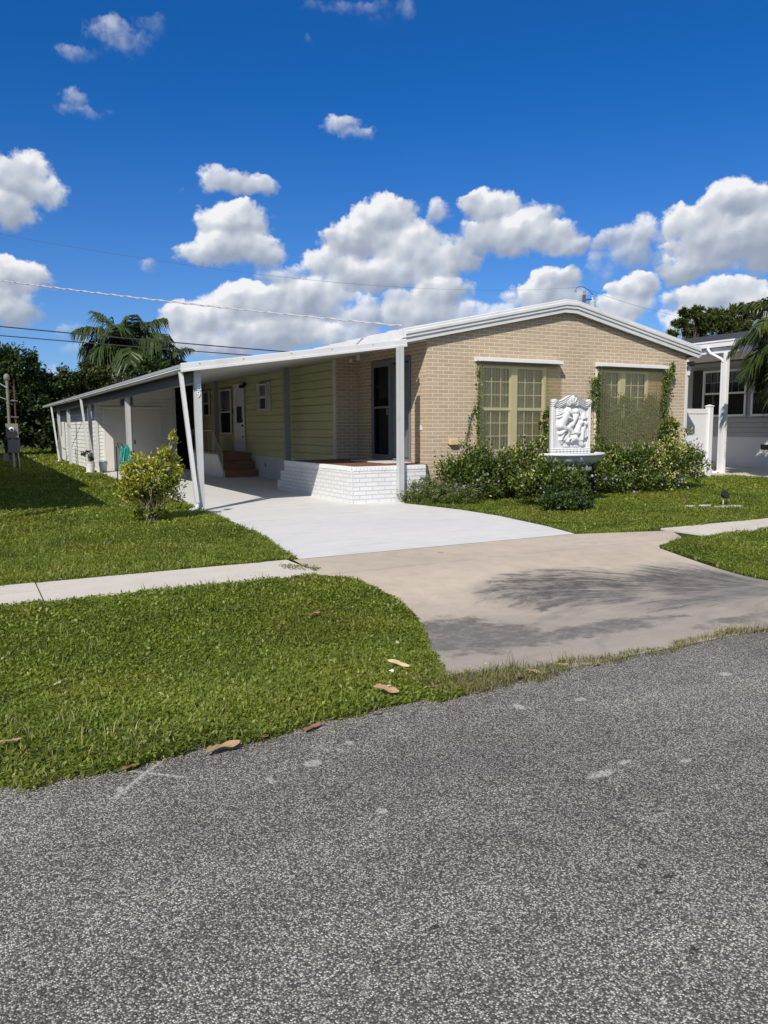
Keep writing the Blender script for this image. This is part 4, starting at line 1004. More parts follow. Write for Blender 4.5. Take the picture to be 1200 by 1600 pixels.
for y in (16.37, 22.5, 28.5):
    m = MB(); m.box(20.97, 21.11, y - .07, y + .07, .03, 3.80); m.build('post', M_NWHITE, nb, bevel=.012)
m = MB()
m.tube([(NE - .10, 16.92, 3.99), (NE - .10, 16.92, 3.93), (NE - .06, 16.86, 3.82), (20.99, 16.50, 3.60), (21.01, 16.46, 3.52)], .045, 8)
m.box(20.99, 21.07, 16.442, 16.53, .12, 3.53); m.tube([(21.03, 16.48, .2), (21.02, 16.48, .1), (20.9, 16.5, .06), (20.8, 16.55, .05)], .045, 8); m.build('downspout', M_NWHITE, nb)
m = MB(); m.box(20.6, NX - .012, 12.0, 42, -.1, .035); patio = m.build('patio', M_WALK); patio['kind'] = 'structure'

# house on the other side, out of view, whose eave shades the left lawn
lh = thing('shading_house', 'low house just outside the left of the view whose eave shades the side lawn', 'house', (-3, 16, 0))
m = MB(); m.box(-10, -2.6, 15.2, 46, 0, 2.55); m.build('wall', M_SHED, lh)
m = MB(); m.box(-6.5, .12, 13.95, 46, 2.55, 2.66); m.poly([(-.15, 18.4, 3.38), (-.15, 46, 3.38), (-4, 46, 4.2), (-4, 18.4, 4.2)]); m.poly([(-4, 18.4, 4.2), (-4, 46, 4.2), (-8, 46, 3.38), (-8, 18.4, 3.38)])
m.poly([(-.15, 18.4, 2.665), (-.15, 18.4, 3.38), (-4, 18.4, 4.2), (-8, 18.4, 3.38), (-8, 18.4, 2.665)]); m.poly([(-.15, 18.4, 2.665), (-.15, 46, 2.665), (-.15, 46, 3.38), (-.15, 18.4, 3.38)]); m.build('roof', M_GALV, lh)
for y in (14.2, 22, 30, 38):
    m = MB(); m.box(-.1, .02, y - .06, y + .06, 0, 2.55); m.build('post', M_POST, lh)

# ------------------------------------------------------------------ white vinyl fence
fn = thing('vinyl_fence', 'white vinyl privacy fence with capped post beside the brick corner', 'fence', (18.3, 15.7, 0))
M_VINYL = paint('white_vinyl', (.76, .765, .775), .35, .03, 1., .01)
m = MB(); x = 16.76
while x < 19.42: m.box(x + .003, min(x + .147, 19.43), 15.69, 15.72, .1, 1.9); x += .15
m.build('panel', M_VINYL, fn)
m = MB(); m.box(16.74, 19.44, 15.675, 15.735, 1.885, 2.03); m.build('rail', M_VINYL, fn, bevel=.006); m = MB(); m.box(16.74, 19.44, 15.675, 15.735, .05, .18); m.build('rail', M_VINYL, fn, bevel=.006)
m = MB(); m.box(19.44, 19.60, 15.625, 15.785, 0, 2.10); p_ = m.build('post', M_VINYL, fn, bevel=.006); m = MB(); m.box(19.425, 19.615, 15.61, 15.80, 2.10, 2.125)
m.poly([(19.43, 15.615, 2.125), (19.61, 15.615, 2.125), (19.52, 15.705, 2.165)]); m.poly([(19.61, 15.615, 2.125), (19.61, 15.795, 2.125), (19.52, 15.705, 2.165)]); m.poly([(19.61, 15.795, 2.125), (19.43, 15.795, 2.125), (19.52, 15.705, 2.165)]); m.poly([(19.43, 15.795, 2.125), (19.43, 15.615, 2.125), (19.52, 15.705, 2.165)]); m.build('cap', M_VINYL, p_)

# ------------------------------------------------------------------ electric meter pedestal
M_MET = paint('meter_grey', (.20, .205, .195), .5, .1, 3., .03, .4, .2, (.2, .19, .16))
M_PIPE = paint('old_conduit', (.20, .18, .14), .6, .15, 4.)
M_RUST = paint('dark_rust', (.10, .05, .04), .8, .2, 5.)
mp_ = thing('electric_meter', 'grey electric meter boxes on a conduit mast at the dark hedge', 'electric meter', (1.6, 33.1, 0))
m = MB(); m.tube([(1.50, 33.1, 1.75), (1.50, 33.1, 3.45)], .055, 10); m.tube([(1.50, 33.1, 2.5), (1.50, 33.1, 2.56)], .07, 10); m.build('mast', M_PIPE, mp_)
m = MB(); m.lathe((1.50, 33.1, 3.4), [(.07, 0), (.10, .03), (.11, .12), (.09, .2), (.04, .25), (0, .26)], 12); m.build('weather_cap', M_PIPE, mp_, smooth=True)
m = MB(); m.tube([(1.74, 33.2, 0), (1.74, 33.2, 3.4)], .03, 8); m.build('riser', M_RUST, mp_)
m = MB(); m.box(1.36, 1.80, 33.0, 33.2, 1.20, 1.75); b1 = m.build('meter_box', M_MET, mp_, bevel=.012)
m = MB(); m.lathe((0, 0, 0), [(0, -.13), (.07, -.13), (.095, -.10), (.10, 0)], 18); m.v = [(1.56 + a, 33.0 + c, 1.52 + b) for a, b, c in m.v]; m.build('meter_dial', M_NWHITE, b1)
m = MB(); m.lathe((0, 0, 0), [(0, -.16), (.045, -.16), (.05, -.131)], 14); m.v = [(1.56 + a, 33.0 + c, 1.52 + b) for a, b, c in m.v]; m.build('meter_face', M_BLACK, b1)
m = MB(); m.box(1.40, 1.83, 33.0, 33.18, .63, 1.14); m.build('breaker_box', M_MET, mp_, bevel=.012)
m = MB(); m.tube([(1.55, 33.1, 1.13), (1.55, 33.1, 1.21)], .06, 10); m.box(1.30, 1.86, 33.12, 33.16, 1.15, 1.19); m.build('coupling', M_MET, mp_)
m = MB(); m.tube([(1.58, 33.08, 0), (1.58, 33.08, .64)], .045, 8); m.build('leg', M_POST, mp_); m = MB(); m.tube([(1.78, 33.08, 0), (1.74, 33.08, .64)], .03, 8); m.build('leg', M_POST, mp_)
m = MB(); m.box(1.22, 1.42, 33.2, 33.3, .3, .62); m.build('junction_box', M_GALV, mp_, bevel=.01)
for z in (2.0, 2.62):
    m = MB(); m.tube([(1.38, 33.1, z), (1.84, 33.16, z)], .022, 6); m.build('clamp', M_MET, mp_)
m = MB(); m.tube([(1.50, 33.04, 3.1), (1.2, 33.0, 3.3), (1.05, 33.0, 3.42)], .02, 6); m.tube([(1.42, 33.04, 2.68), (1.22, 33, 2.76), (1.13, 33, 3.0), (1.08, 33, 3.3)], .018, 6); m.build('service_cable', M_POST, mp_)

# ------------------------------------------------------------------ buckets, hose
M_PAIL = paint('white_pail', (.72, .72, .70), .45, .05, 3., .01, .4, .25, (.45, .42, .36))
def bucket(x, y, label, handle=True):
    b = thing('bucket', label, 'bucket', (x, y, 0), 'white plastic buckets by the shed')
    m = MB(); m.lathe((x, y, .005), [(0, 0), (.125, 0), (.148, .30), (.155, .30), (.155, .335), (.149, .335), (.149, .36), (.162, .36), (.162, .385), (.146, .385), (.12, .03), (0, .03)], 24); m.build('pail', M_PAIL, b, smooth=False)
    m = MB(); pts = [(x + .155 * math.cos(t), y - .155 * abs(math.sin(t)) * .5 - .01, .34 - .2 * math.sin(t)) for t in np.linspace(0, PI, 12)]; m.tube(pts, .005, 5); m.build('handle', M_GALV, b)
bucket(3.70, 28.05, 'white bucket holding a small dark plant left of the carport post')
bucket(4.22, 28.75, 'empty white bucket right of the carport post beside the shed door')
M_HOSE = paint('teal_hose', (.035, .33, .29), .4, .15, 8., .02)
hs = thing('garden_hose', 'teal garden hose looped over a black holder on a carport post', 'hose', (3.62, 21.2, 0))
m = MB(); hr = random.Random(3)
for k in range(13):
    dx = (k - 6) * .020; w = .04 + hr.random() * .05; bot = .16 + hr.random() * .35; top = 1.08 + hr.random() * .05; yy = 21.06 - .02 * (k % 3)
    pts = [(3.66 + dx - w * .6, yy, bot + .25), (3.66 + dx - w * .55, yy, .75), (3.66 + dx * .6 - .02, yy, top - .08), (3.66 + dx * .5, yy - .01, top), (3.66 + dx * .6 + .03, yy - .02, top - .09), (3.66 + dx + w * .6, yy - .02, .7), (3.66 + dx + w * .6, yy - .02, bot + .2), (3.66 + dx + w * .25, yy - .02, bot + .02), (3.66 + dx - w * .2, yy - .01, bot), (3.66 + dx - w * .6, yy, bot + .25)]
    m.tube(pts, .0135, 6)
m.build('hose', M_HOSE, hs, smooth=True)
m = MB(); m.tube([(3.66, 21.19, 1.05), (3.62, 21.0, 1.06), (3.55, 20.98, 1.16)], .014, 6); m.tube([(3.50, 21.0, 1.05), (3.46, 20.98, 1.14), (3.50, 21.0, 1.18)], .012, 6); m.tube([(3.44, 21.05, .1), (3.44, 21.05, 1.08)], .014, 6); m.build('holder', M_BLACK, hs)

# ------------------------------------------------------------------ lawn lamp and stones
lamp = thing('garden_spotlight', 'small black round spotlight on a stake in the right lawn', 'garden light', (12.84, 9.92, 0))
m = MB(); m.lathe((0, 0, 0), [(0, -.02), (.05, -.03), (.085, .03), (.092, .05), (.08, .05), (.06, .035), (0, .03)], 22)
Rm = Matrix.Translation((12.84, 9.92, .20)) @ Matrix.Rotation(.9, 4, 'X'); m.v = [tuple(Rm @ Vector(p)) for p in m.v]; m.build('lamp_head', M_BLACK, lamp, smooth=True)
m = MB(); m.tube([(12.84, 9.93, -.02), (12.84, 9.93, .18)], .009, 6); m.build('stake', M_PAIL, lamp)
M_PAVER = paint('pale_paver', (.60, .585, .53), .9, .12, 6., .4)
def stone(x, y, rx, ry, label, a):
    m = MB(); rs = random.Random(int(x * 100)); n = 12
    ring = [(x + rx * math.cos(t + a) * rs.uniform(.85, 1.1), y + ry * math.sin(t) * rs.uniform(.85, 1.1)) for t in [2 * PI * i / n for i in range(n)]]
    m.poly([(p, q, .03) for p, q in ring]); 
    for i in range(n): (a0, b0), (a1, b1) = ring[i], ring[(i + 1) % n]; m.poly([(a0, b0, -.01), (a1, b1, -.01), (a1, b1, .03), (a0, b0, .03)])
    tag(m.build('stepping_stone', M_PAVER, None, bevel=.008), label, 'stone', 'pale stones in the right lawn')
stone(12.05, 10.05, .10, .08, 'small pale stone farthest left of the lawn spotlight', 0)
stone(12.4, 9.98, .12, .09, 'pale stone between the smallest stone and the long slab', .3)
stone(12.55, 9.60, .36, .16, 'long pale slab in the lawn just below the black spotlight', .1)

# ------------------------------------------------------------------ utility pole and overhead wires
M_WOOD = paint('weathered_pole_wood', (.13, .10, .075), .9, .25, 2., .2)
M_PORC = paint('insulator_grey', (.45, .47, .48), .4, .1)
up = thing('utility_pole', 'wooden utility pole with insulators and a transformer rising behind the gable ridge', 'utility pole', (44.3, 48, 0))
m = MB(); m.tube([(44.3, 48, 0), (44.3, 48, 12.0)], [.17, .13], 10); m.build('pole', M_WOOD, up)
m = MB(); m.tube([(43.4, 48, 12.35), (43.5, 48, 12.5), (43.8, 48, 12.62), (44.3, 48, 12.58), (44.8, 48, 12.4), (45.2, 48, 12.1), (45.25, 48, 11.9)], .024, 6); m.tube([(44.3, 48, 11.6), (45.1, 48, 11.7)], .05, 6); m.tube([(44.3, 48, 11.2), (45.1, 48, 11.15)], .05, 6); m.build('bracket', M_BLACK, up)
m = MB(); m.lathe((44.3, 48, 12.0), [(.09, 0), (.12, .08), (.06, .12), (.13, .2), (.06, .25), (.12, .33), (.05, .4), (0, .42)], 10); m.lathe((43.4, 48, 12.15), [(.05, 0), (.1, .06), (.04, .1), (.1, .15), (0, .2)], 8); m.build('insulator', M_PORC, up)
m = MB(); m.lathe((45.2, 48, 11.0), [(0, 0), (.24, 0), (.26, .1), (.26, .55), (.2, .62), (.1, .66), (.08, .9), (.12, .95), (.06, 1.0), (0, 1.02)], 14); m.build('transformer', M_PORC, up)
def copy_tree(o, parent=None):
    c = o.copy(); COL.objects.link(c)
    if parent: c.parent = parent; c.matrix_parent_inverse = o.matrix_parent_inverse.copy()
    for ch in list(o.children): copy_tree(ch, c)
    return c
for lx, ly, lz, lab in ((-9.2, 44.6, -1.6, 'wooden utility pole beyond the left edge of the view carrying the two black cables'), (-15, 36, -.6, 'wooden utility pole far outside the left edge holding the faint wire')):
    c = copy_tree(up); c.location = (lx, ly, lz); c['label'] = lab
def wire(name, a, b, sag, rad, mat, label, twist=0):
    m = MB(); a = Vector(a); b = Vector(b); n = 40 if not twist else 400
    L = []
    for i in range(n + 1):
        t = i / n; p = a.lerp(b, t); p.z -= sag * 4 * t * (1 - t)
        L.append(p)
    m.tube(L, rad, 6)
    if twist:
        d = (b - a).normalized(); s = d.cross(Vector((0, 0, 1))).normalized(); u_ = s.cross(d)
        m.tube([p + (s * math.cos(i * .9) + u_ * math.sin(i * .9)) * rad * 1.3 for i, p in enumerate(L)], rad * .75, 5)
    return tag(m.build(name, mat, None, smooth=True), label, 'wire', 'overhead wires')
M_CABLE = paint('silver_cable', (.42, .43, .44), .45, .1, 20.)
M_TWIRE = paint('grey_wire', (.12, .13, .15), .6, .1)
M_BWIRE = paint('black_cable', (.02, .02, .022), .6, .1)
wire('overhead_wire', (-9.1, 44.9, 10.25), (8.36, 14.6, 3.70), .30, .016, M_CABLE, 'twisted silver service cable sloping from upper left down to the roof corner', 1)
wire('overhead_wire', (-9.2, 44.6, 7.42), (15.6, 38, 5.42), .12, .03, M_BWIRE, 'upper of the two black cables crossing the palm')
wire('overhead_wire', (-9.2, 44.6, 6.89), (15.6, 38, 5.12), .12, .026, M_BWIRE, 'lower of the two black cables crossing the palm')
wire('overhead_wire', (-15, 36, 11.6), (43.4, 48, 12.5), 2.0, .0075, M_TWIRE, 'thin faint wire across the clouds ending at the pole left of the transformer')
wire('overhead_wire', (44.9, 48, 12.4), (92, 66, 14.8), 1.0, .010, M_TWIRE, 'thin faint wire running right from the pole toward the pines')
# ------------------------------------------------------------------ foliage materials
M_GRASS = foliage_mat('grass_blades', [(0., (.078, .112, .013)), (.35, (.158, .212, .025)), (.7, (.245, .300, .040)), (.93, (.35, .36, .065)), (1., (.46, .38, .15))], .40, .42, .45, .5, (.235, .240, .036), .55)
M_DRYG = foliage_mat('dry_grass_blades', [(0., (.07, .10, .02)), (.4, (.17, .17, .05)), (.8, (.30, .25, .11)), (1., (.36, .29, .16))], .3, .6, .25)
M_HEDGE = foliage_mat('dark_foliage', [(0., (.014, .026, .006)), (.5, (.036, .066, .013)), (.85, (.08, .12, .022)), (1., (.14, .17, .045))], .18, .5, .35)
M_TREE2 = foliage_mat('olive_foliage', [(0., (.020, .032, .008)), (.5, (.045, .068, .014)), (.85, (.085, .105, .025)), (1., (.13, .14, .045))], .2, .5, .3)
M_BROWNLEAF = foliage_mat('brownish_foliage', [(0., (.035, .04, .02)), (.5, (.085, .08, .05)), (1., (.17, .15, .10))], .2, .6, .2)
M_SHRUB = foliage_mat('shrub_foliage', [(0., (.022, .040, .008)), (.4, (.066, .108, .018)), (.72, (.118, .168, .026)), (.86, (.19, .21, .04)), (.92, (.46, .45, .10)), (1., (.62, .58, .25))], .25, .4, .45)
M_DSHRUB = foliage_mat('dark_shrub_foliage', [(0., (.016, .030, .010)), (.5, (.038, .068, .018)), (1., (.085, .125, .03))], .2, .35, .5)
M_CROTON = foliage_mat('yellow_green_foliage', [(0., (.032, .055, .009)), (.3, (.090, .135, .016)), (.55, (.20, .235, .024)), (.8, (.38, .37, .038)), (1., (.56, .52, .10))], .3, .38, .5)
M_VINE = foliage_mat('vine_foliage', [(0., (.035, .060, .010)), (.5, (.09, .135, .022)), (1., (.17, .21, .045))], .35, .4, .4)
M_SCREENVINE = foliage_mat('sunlit_vine_foliage', [(0., (.09, .13, .025)), (.5, (.19, .24, .045)), (1., (.32, .34, .09))], .4, .4, .4)  # vine greens brightened: light through the storm panel put into the colour
M_PALM = foliage_mat('palm_foliage', [(0., (.020, .036, .010)), (.5, (.045, .075, .018)), (.85, (.085, .115, .035)), (1., (.22, .20, .09))], .22, .4, .5)
M_RPALM = foliage_mat('near_palm_foliage', [(0., (.024, .040, .008)), (.5, (.062, .094, .016)), (.85, (.13, .155, .036)), (1., (.28, .25, .10))], .25, .35, .55)
M_PINE = foliage_mat('pine_needles', [(0., (.028, .042, .011)), (.5, (.070, .098, .022)), (1., (.14, .16, .040))], .2, .6, .25)
M_BARK = paint('bark', (.14, .115, .09), .95, .3, 3., .4)
M_PBARK = paint('pine_bark', (.13, .085, .062), .95, .3, 3., .4)
M_STEM = paint('shrub_stem', (.22, .18, .13), .9, .3, 12., .2)
M_GTRUNK = paint('palm_trunk', (.30, .28, .25), .9, .15, 3., .2)
M_SHAFT = paint('palm_crownshaft', (.07, .13, .03), .5, .15, 2.)
M_PURPLE = paint('lavender_petal', (.26, .20, .52), .6, .1, 30., 0)
M_PETAL = paint('white_petal', (.82, .82, .78), .6, .05, 30., 0)

# ------------------------------------------------------------------ lawns
def sample_poly(poly, dens_fn, dmax):
    xs = [p[0] for p in poly]; ys_ = [p[1] for p in poly]
    x0, x1, y0, y1 = min(xs), max(xs), min(ys_), max(ys_)
    n = int((x1 - x0) * (y1 - y0) * dmax)
    x = rng.uniform(x0, x1, n); y = rng.uniform(y0, y1, n)
    k = rng.uniform(0, 1, n) * dmax < dens_fn(x, y); x, y = x[k], y[k]
    k = in_poly(x, y, poly)
    return x[k], y[k]

def vnoise(x, y, s, seed=0):
    """cheap smooth value noise"""
    r_ = np.random.default_rng(seed); G = r_.uniform(0, 1, (64, 64))
    u = x * s; v = y * s; i = np.floor(u).astype(int); j = np.floor(v).astype(int); fu = u - i; fv = v - j
    fu = fu * fu * (3 - 2 * fu); fv = fv * fv * (3 - 2 * fv)
    g = lambda a, b: G[a % 64, b % 64]
    return (g(i, j) * (1 - fu) + g(i + 1, j) * fu) * (1 - fv) + (g(i, j + 1) * (1 - fu) + g(i + 1, j + 1) * fu) * fv

def lawn_patch(name, label, poly, blades, leaves, hgt=(.035, .085), wid=(.0035, .007), lsz=(.016, .032), falloff=None, mat=None, zleaf=(.008, .05), tint_shift=0., sizeboost=False):
    fo = falloff or (lambda x, y: np.ones_like(x))
    VV, FF4, FF3, TT = [], [], [], []; off = 0
    hmap = lambda x, y: .45 + .75 * vnoise(x, y, 1.4, 1) + .35 * (vnoise(x, y, 5., 2) - .5)
    if blades:
        x, y = sample_poly(poly, lambda x, y: blades * fo(x, y), blades)
        n = len(x); hm = hmap(x, y); sb = (np.sqrt(1 / np.maximum(fo(x, y), .02)) if sizeboost else 1.)
        a = rng.uniform(0, 2 * PI, n); D = np.stack([np.cos(a), np.sin(a)], 1)
        P = np.stack([x, y, swale(y) - .012], 1)
        H = rng.uniform(*hgt, n) * hm; W = rng.uniform(*wid, n) * sb
        V, f4, f3 = blade_geo(P, D, H, W, rng.uniform(.2, 1.0, n))
        tall = (rng.uniform(0, 1, n) < .10 * np.clip((vnoise(x, y, 1.9, 12) - .45) * 5, 0, 1)); H = np.where(tall, H * rng.uniform(1.4, 2.1, n), H); V, f4, f3 = blade_geo(P, D, H, W, np.where(tall, rng.uniform(.3, .8, n), rng.uniform(.2, 1.0, n)))
        t = np.clip(.38 + tint_shift + .30 * (vnoise(x, y, .9, 3) - .5) + .35 * (vnoise(x, y, 3.1, 6) - .5) + rng.normal(0, .16, n), 0, .92); t[rng.uniform(0, 1, n) < .02 + .22 * np.clip((vnoise(x, y, .8, 14) - .66) * 5, 0, 1)] = 1.
        VV.append(V); FF4.append(f4); FF3.append(f3); TT.append(np.repeat(t, 5)); off += len(V)
    if leaves:
        x, y = sample_poly(poly, lambda x, y: leaves * fo(x, y) * (.55 + .9 * vnoise(x, y, 1.1, 4)), leaves * 1.4)
        n = len(x); hm = hmap(x, y); sb = (np.sqrt(1 / np.maximum(fo(x, y), .02)) if sizeboost else 1.)
        a = rng.uniform(0, 2 * PI, n); el_ = rng.normal(.25, .45, n)
        A = np.stack([np.cos(a) * np.cos(el_), np.sin(a) * np.cos(el_), np.sin(el_)], 1)
        Nn = unit(np.array([0, 0, 1.]) + rng.normal(0, .35, (n, 3)))
        P = np.stack([x, y, swale(y) - .012 + rng.uniform(*zleaf, n) * hm], 1)
        L = rng.uniform(*lsz, n) * sb; V, f3 = leaf_geo(P, A, Nn, L, L * rng.uniform(.42, .72, n), .16)
        t = np.clip(.42 + tint_shift + .3 * (vnoise(x, y, .9, 3) - .5) + .3 * (vnoise(x, y, 3.1, 6) - .5) + rng.normal(0, .17, n), 0, .93)
        VV.append(V); FF3.append(f3 + off); TT.append(np.repeat(t, 4)); off += len(V)
    o = np_mesh(name, np.concatenate(VV), FF4 + FF3, mat or M_GRASS, None, np.concatenate(TT))
    return tag(o, label, 'grass', None, 'stuff')

def edge_wobble(pts, amp, seed, step=.12):
    """break a lawn edge so that it does not run ruler-straight"""
    r_ = random.Random(seed); out = []
    for (x0, y0), (x1, y1) in zip(pts, pts[1:]):
        L = math.hypot(x1 - x0, y1 - y0); n = max(1, int(L / step))
        for i in range(n):
            t = i / n; px, py = x0 + (x1 - x0) * t, y0 + (y1 - y0) * t; sl = amp * (math.sin(px * 5.1 + py * 2.3 + seed) + .7 * math.sin(px * 11.7 - py * 4. + seed * 2))
            out.append((px + r_.uniform(-amp, amp) + .5 * sl, py + r_.uniform(-amp, amp) + .8 * sl))
    out.append(pts[-1]); return out

verge = [(-4.6, 7.36)] + edge_wobble([(-4.6, 7.35), (3.12, 7.36), (3.40, 7.07), (3.47, 6.7), (3.51, 6.25), (3.43, 5.77), (3.20, 5.18), (2.86, 4.56), (2.55, 3.94), (2.45, 3.70)], .028, 1) + edge_wobble([(2.45, 3.56), (1.9, 3.60), (1.4, 3.585), (.9, 3.53), (.45, 3.52), (0.05, 3.58), (-4.6, 3.56)], .03, 2)
fo_near = lambda x, y: np.clip(1.25 - (y - 3.6) * .17, .45, 1) * np.where(x < -1.0, .38, 1.)
lawn_patch('grass', 'green creeping grass of the roadside verge in front of the pavement', verge, 4800, 8000, (.035, .088), (.0032, .0064), (.016, .034), fo_near, sizeboost=True)
front = [(-6.5, 8.40)] + edge_wobble([(-6.5, 8.37), (3.34, 8.37), (3.62, 10.15), (3.72, 11.7), (3.86, 13.99), (3.92, 20), (3.95, 29.2)], .03, 3) + [(4.05, 42), (8, 43.5), (20, 46), (20, 60), (-8, 60)]
fo_far = lambda x, y: np.clip((9.5 / y) ** 2.0, .015, 1) * np.where(x < -1.0, .3, 1.)
lawn_patch('grass', 'green grass of the side lawn left of the driveway', front, 3400, 3400, (.04, .10), (.004, .0075), (.020, .042), fo_far, sizeboost=True)
right = [(7.70, 8.34)] + edge_wobble([(7.70, 8.33), (7.88, 9.28), (8.08, 10.76), (8.07, 11.87), (7.90, 12.95), (7.8, 13.75), (8.8, 13.9)], .03, 4) + [(16.6, 14.15), (16.7, 15.6), (20.6, 15.7), (20.58, 12.1), (27, 12.0), (27, 8.16)] + edge_wobble([(27, 8.14), (9.16, 8.10), (8.2, 8.16), (7.70, 8.31)], .03, 5)
lawn_patch('grass', 'green grass of the front lawn between the pavement and the flower bed', right, 3400, 3400, (.035, .085), (.004, .0075), (.018, .034), lambda x, y: np.clip((10 / np.hypot(x, y)) ** 1.7, .06, 1), sizeboost=True)
verge2 = edge_wobble([(7.52, 5.18), (7.60, 5.62), (7.66, 6.0), (7.70, 6.5), (7.80, 6.96), (8.6, 7.24), (9.3, 7.22), (22, 7.24), (22, 3.6), (9.4, 3.6), (7.64, 4.3), (7.52, 5.18)], .03, 6)
lawn_patch('grass', 'green grass of the verge right of the driveway apron', verge2, 3600, 4200, (.04, .09), (.004, .007), (.017, .032), lambda x, y: np.clip((9 / np.hypot(x, y)) ** 1.7, .06, 1), sizeboost=True)
strip = edge_wobble([(2.3, 3.58), (3.0, 3.585), (3.6, 3.60), (4.6, 3.62), (6.2, 3.62), (9.4, 3.63), (9.4, 3.73), (6.2, 3.72), (5.0, 3.73), (4.2, 3.72), (3.6, 3.76), (3.05, 3.82), (2.62, 3.95), (2.3, 3.98), (2.3, 3.58)], .03, 7, .07)
lawn_patch('dry_grass', 'straw coloured dry grass along the joint between the apron and the road', strip, 8500, 2000, (.04, .105), (.003, .005), (.014, .024), lambda x, y: np.clip(.25 + 1.1 * vnoise(x, y, 2.4, 8) - .12 * np.maximum(x - 4.2, 0), .05, 1), M_DRYG)
weed = edge_wobble([(3.02, 7.70), (3.25, 7.66), (3.40, 7.74), (3.36, 7.92), (3.2, 8.02), (3.05, 8.08), (2.96, 7.92), (3.02, 7.70)], .05, 8, .06)
o = lawn_patch('weeds', 'yellow green mat of weeds in the pavement joint by the driveway', weed, 500, 5200, (.015, .04), (.003, .005), (.014, .028), None, M_DRYG, (.004, .03), -.1)

# ------------------------------------------------------------------ shrubs
def flower_mesh(name, r_, petals, mat):
    m = MB()
    for k in range(petals):
        a = 2 * PI * k / petals; ca, sa = math.cos(a), math.sin(a); px, py = -sa, ca
        m.poly([(0, 0, 0), (r_ * .6 * ca + px * r_ * .42, r_ * .6 * sa + py * r_ * .42, r_ * .25), (r_ * ca, r_ * sa, r_ * .12), (r_ * .6 * ca - px * r_ * .42, r_ * .6 * sa - py * r_ * .42, r_ * .25)])
    me = bpy.data.meshes.new(name); me.from_pydata(m.v, [], m.f); me.update(); me.materials.append(mat); return me
FLOWER = flower_mesh('flower', .027, 5, M_PURPLE)
WFLOWER = flower_mesh('white_flower', .022, 5, M_PETAL)

def crown_leaves(n, lobes, L, W, tint, spread=.16, up=.35, clumps=40, shell=.35, seed=0, lit=True, tspread=.16, rounded=False):
    """leaf geometry over a set of ellipsoid lobes (cx,cy,cz,rx,ry,rz): clustered shoots, uneven outline"""
    r_ = np.random.default_rng(seed); VV = []; TT = []; C_all = []
    vol = np.array([l[3] * l[4] * l[5] for l in lobes]) ** (2 / 3); vol /= vol.sum()
    for l, f in zip(lobes, vol):
        k = max(4, int(clumps * f)); m = max(8, int(n * f))
        d = unit(r_.normal(size=(k, 3))); d[:, 2] = np.where(d[:, 2] < -.55, -d[:, 2] * .5, d[:, 2])
        rad = r_.uniform(shell, 1.06, (k, 1)) ** .6 * (1 + .16 * r_.normal(size=(k, 1)))
        C = np.array(l[:3]) + d * rad * np.array(l[3:]); C_all.append(C)
        ci = r_.integers(0, k, m); sg = spread * min(l[3:]) * (.6 + .8 * r_.uniform(size=(k, 1)))
        P = C[ci] + r_.normal(size=(m, 3)) * sg[ci]
        out = unit(P - np.array(l[:3]))
        A = unit(out * .6 + np.array([0, 0, up]) + r_.normal(0, .55, (m, 3)))
        Nn = unit(np.array([0, 0, .9]) + out * .7 + r_.normal(0, .5, (m, 3)))
        ll = L * r_.uniform(.6, 1.25, m); V, F = leaf_geo(P, A, Nn, ll, ll * W * r_.uniform(.8, 1.2, m), .15, .1)
        VV.append(V); t = np.clip(tint(P, r_, C[ci]) + r_.normal(0, .05, k)[ci], 0, 1); TT.append(np.repeat(t, 4))
    V = np.concatenate(VV); q = np.arange(len(V) // 4)[:, None] * 4
    return V, np.concatenate([q + [0, 1, 2], q + [0, 2, 3]]), np.concatenate(TT), np.concatenate(C_all)

def stems(base, tips, r0, mat, parent, seed=0, name='stems', n=5, wob=.06, spread=.05):
    r_ = random.Random(seed); m = MB()
    for t in tips:
        b = Vector((base[0] + r_.gauss(0, spread), base[1] + r_.gauss(0, spread), base[2] - .03)); t = Vector(t); L = (t - b).length; pts = []
        for i in range(n + 1):
            s = i / n; p = b.lerp(t, s); p.z += math.sin(s * PI) * L * .10
            p += Vector((r_.gauss(0, 1), r_.gauss(0, 1), r_.gauss(0, .4))) * wob * L * math.sin(s * PI); pts.append(p)
        m.tube(pts, [r0 * (1 - .75 * i / n) for i in range(n + 1)], 5)
    return m.build(name, mat, parent)

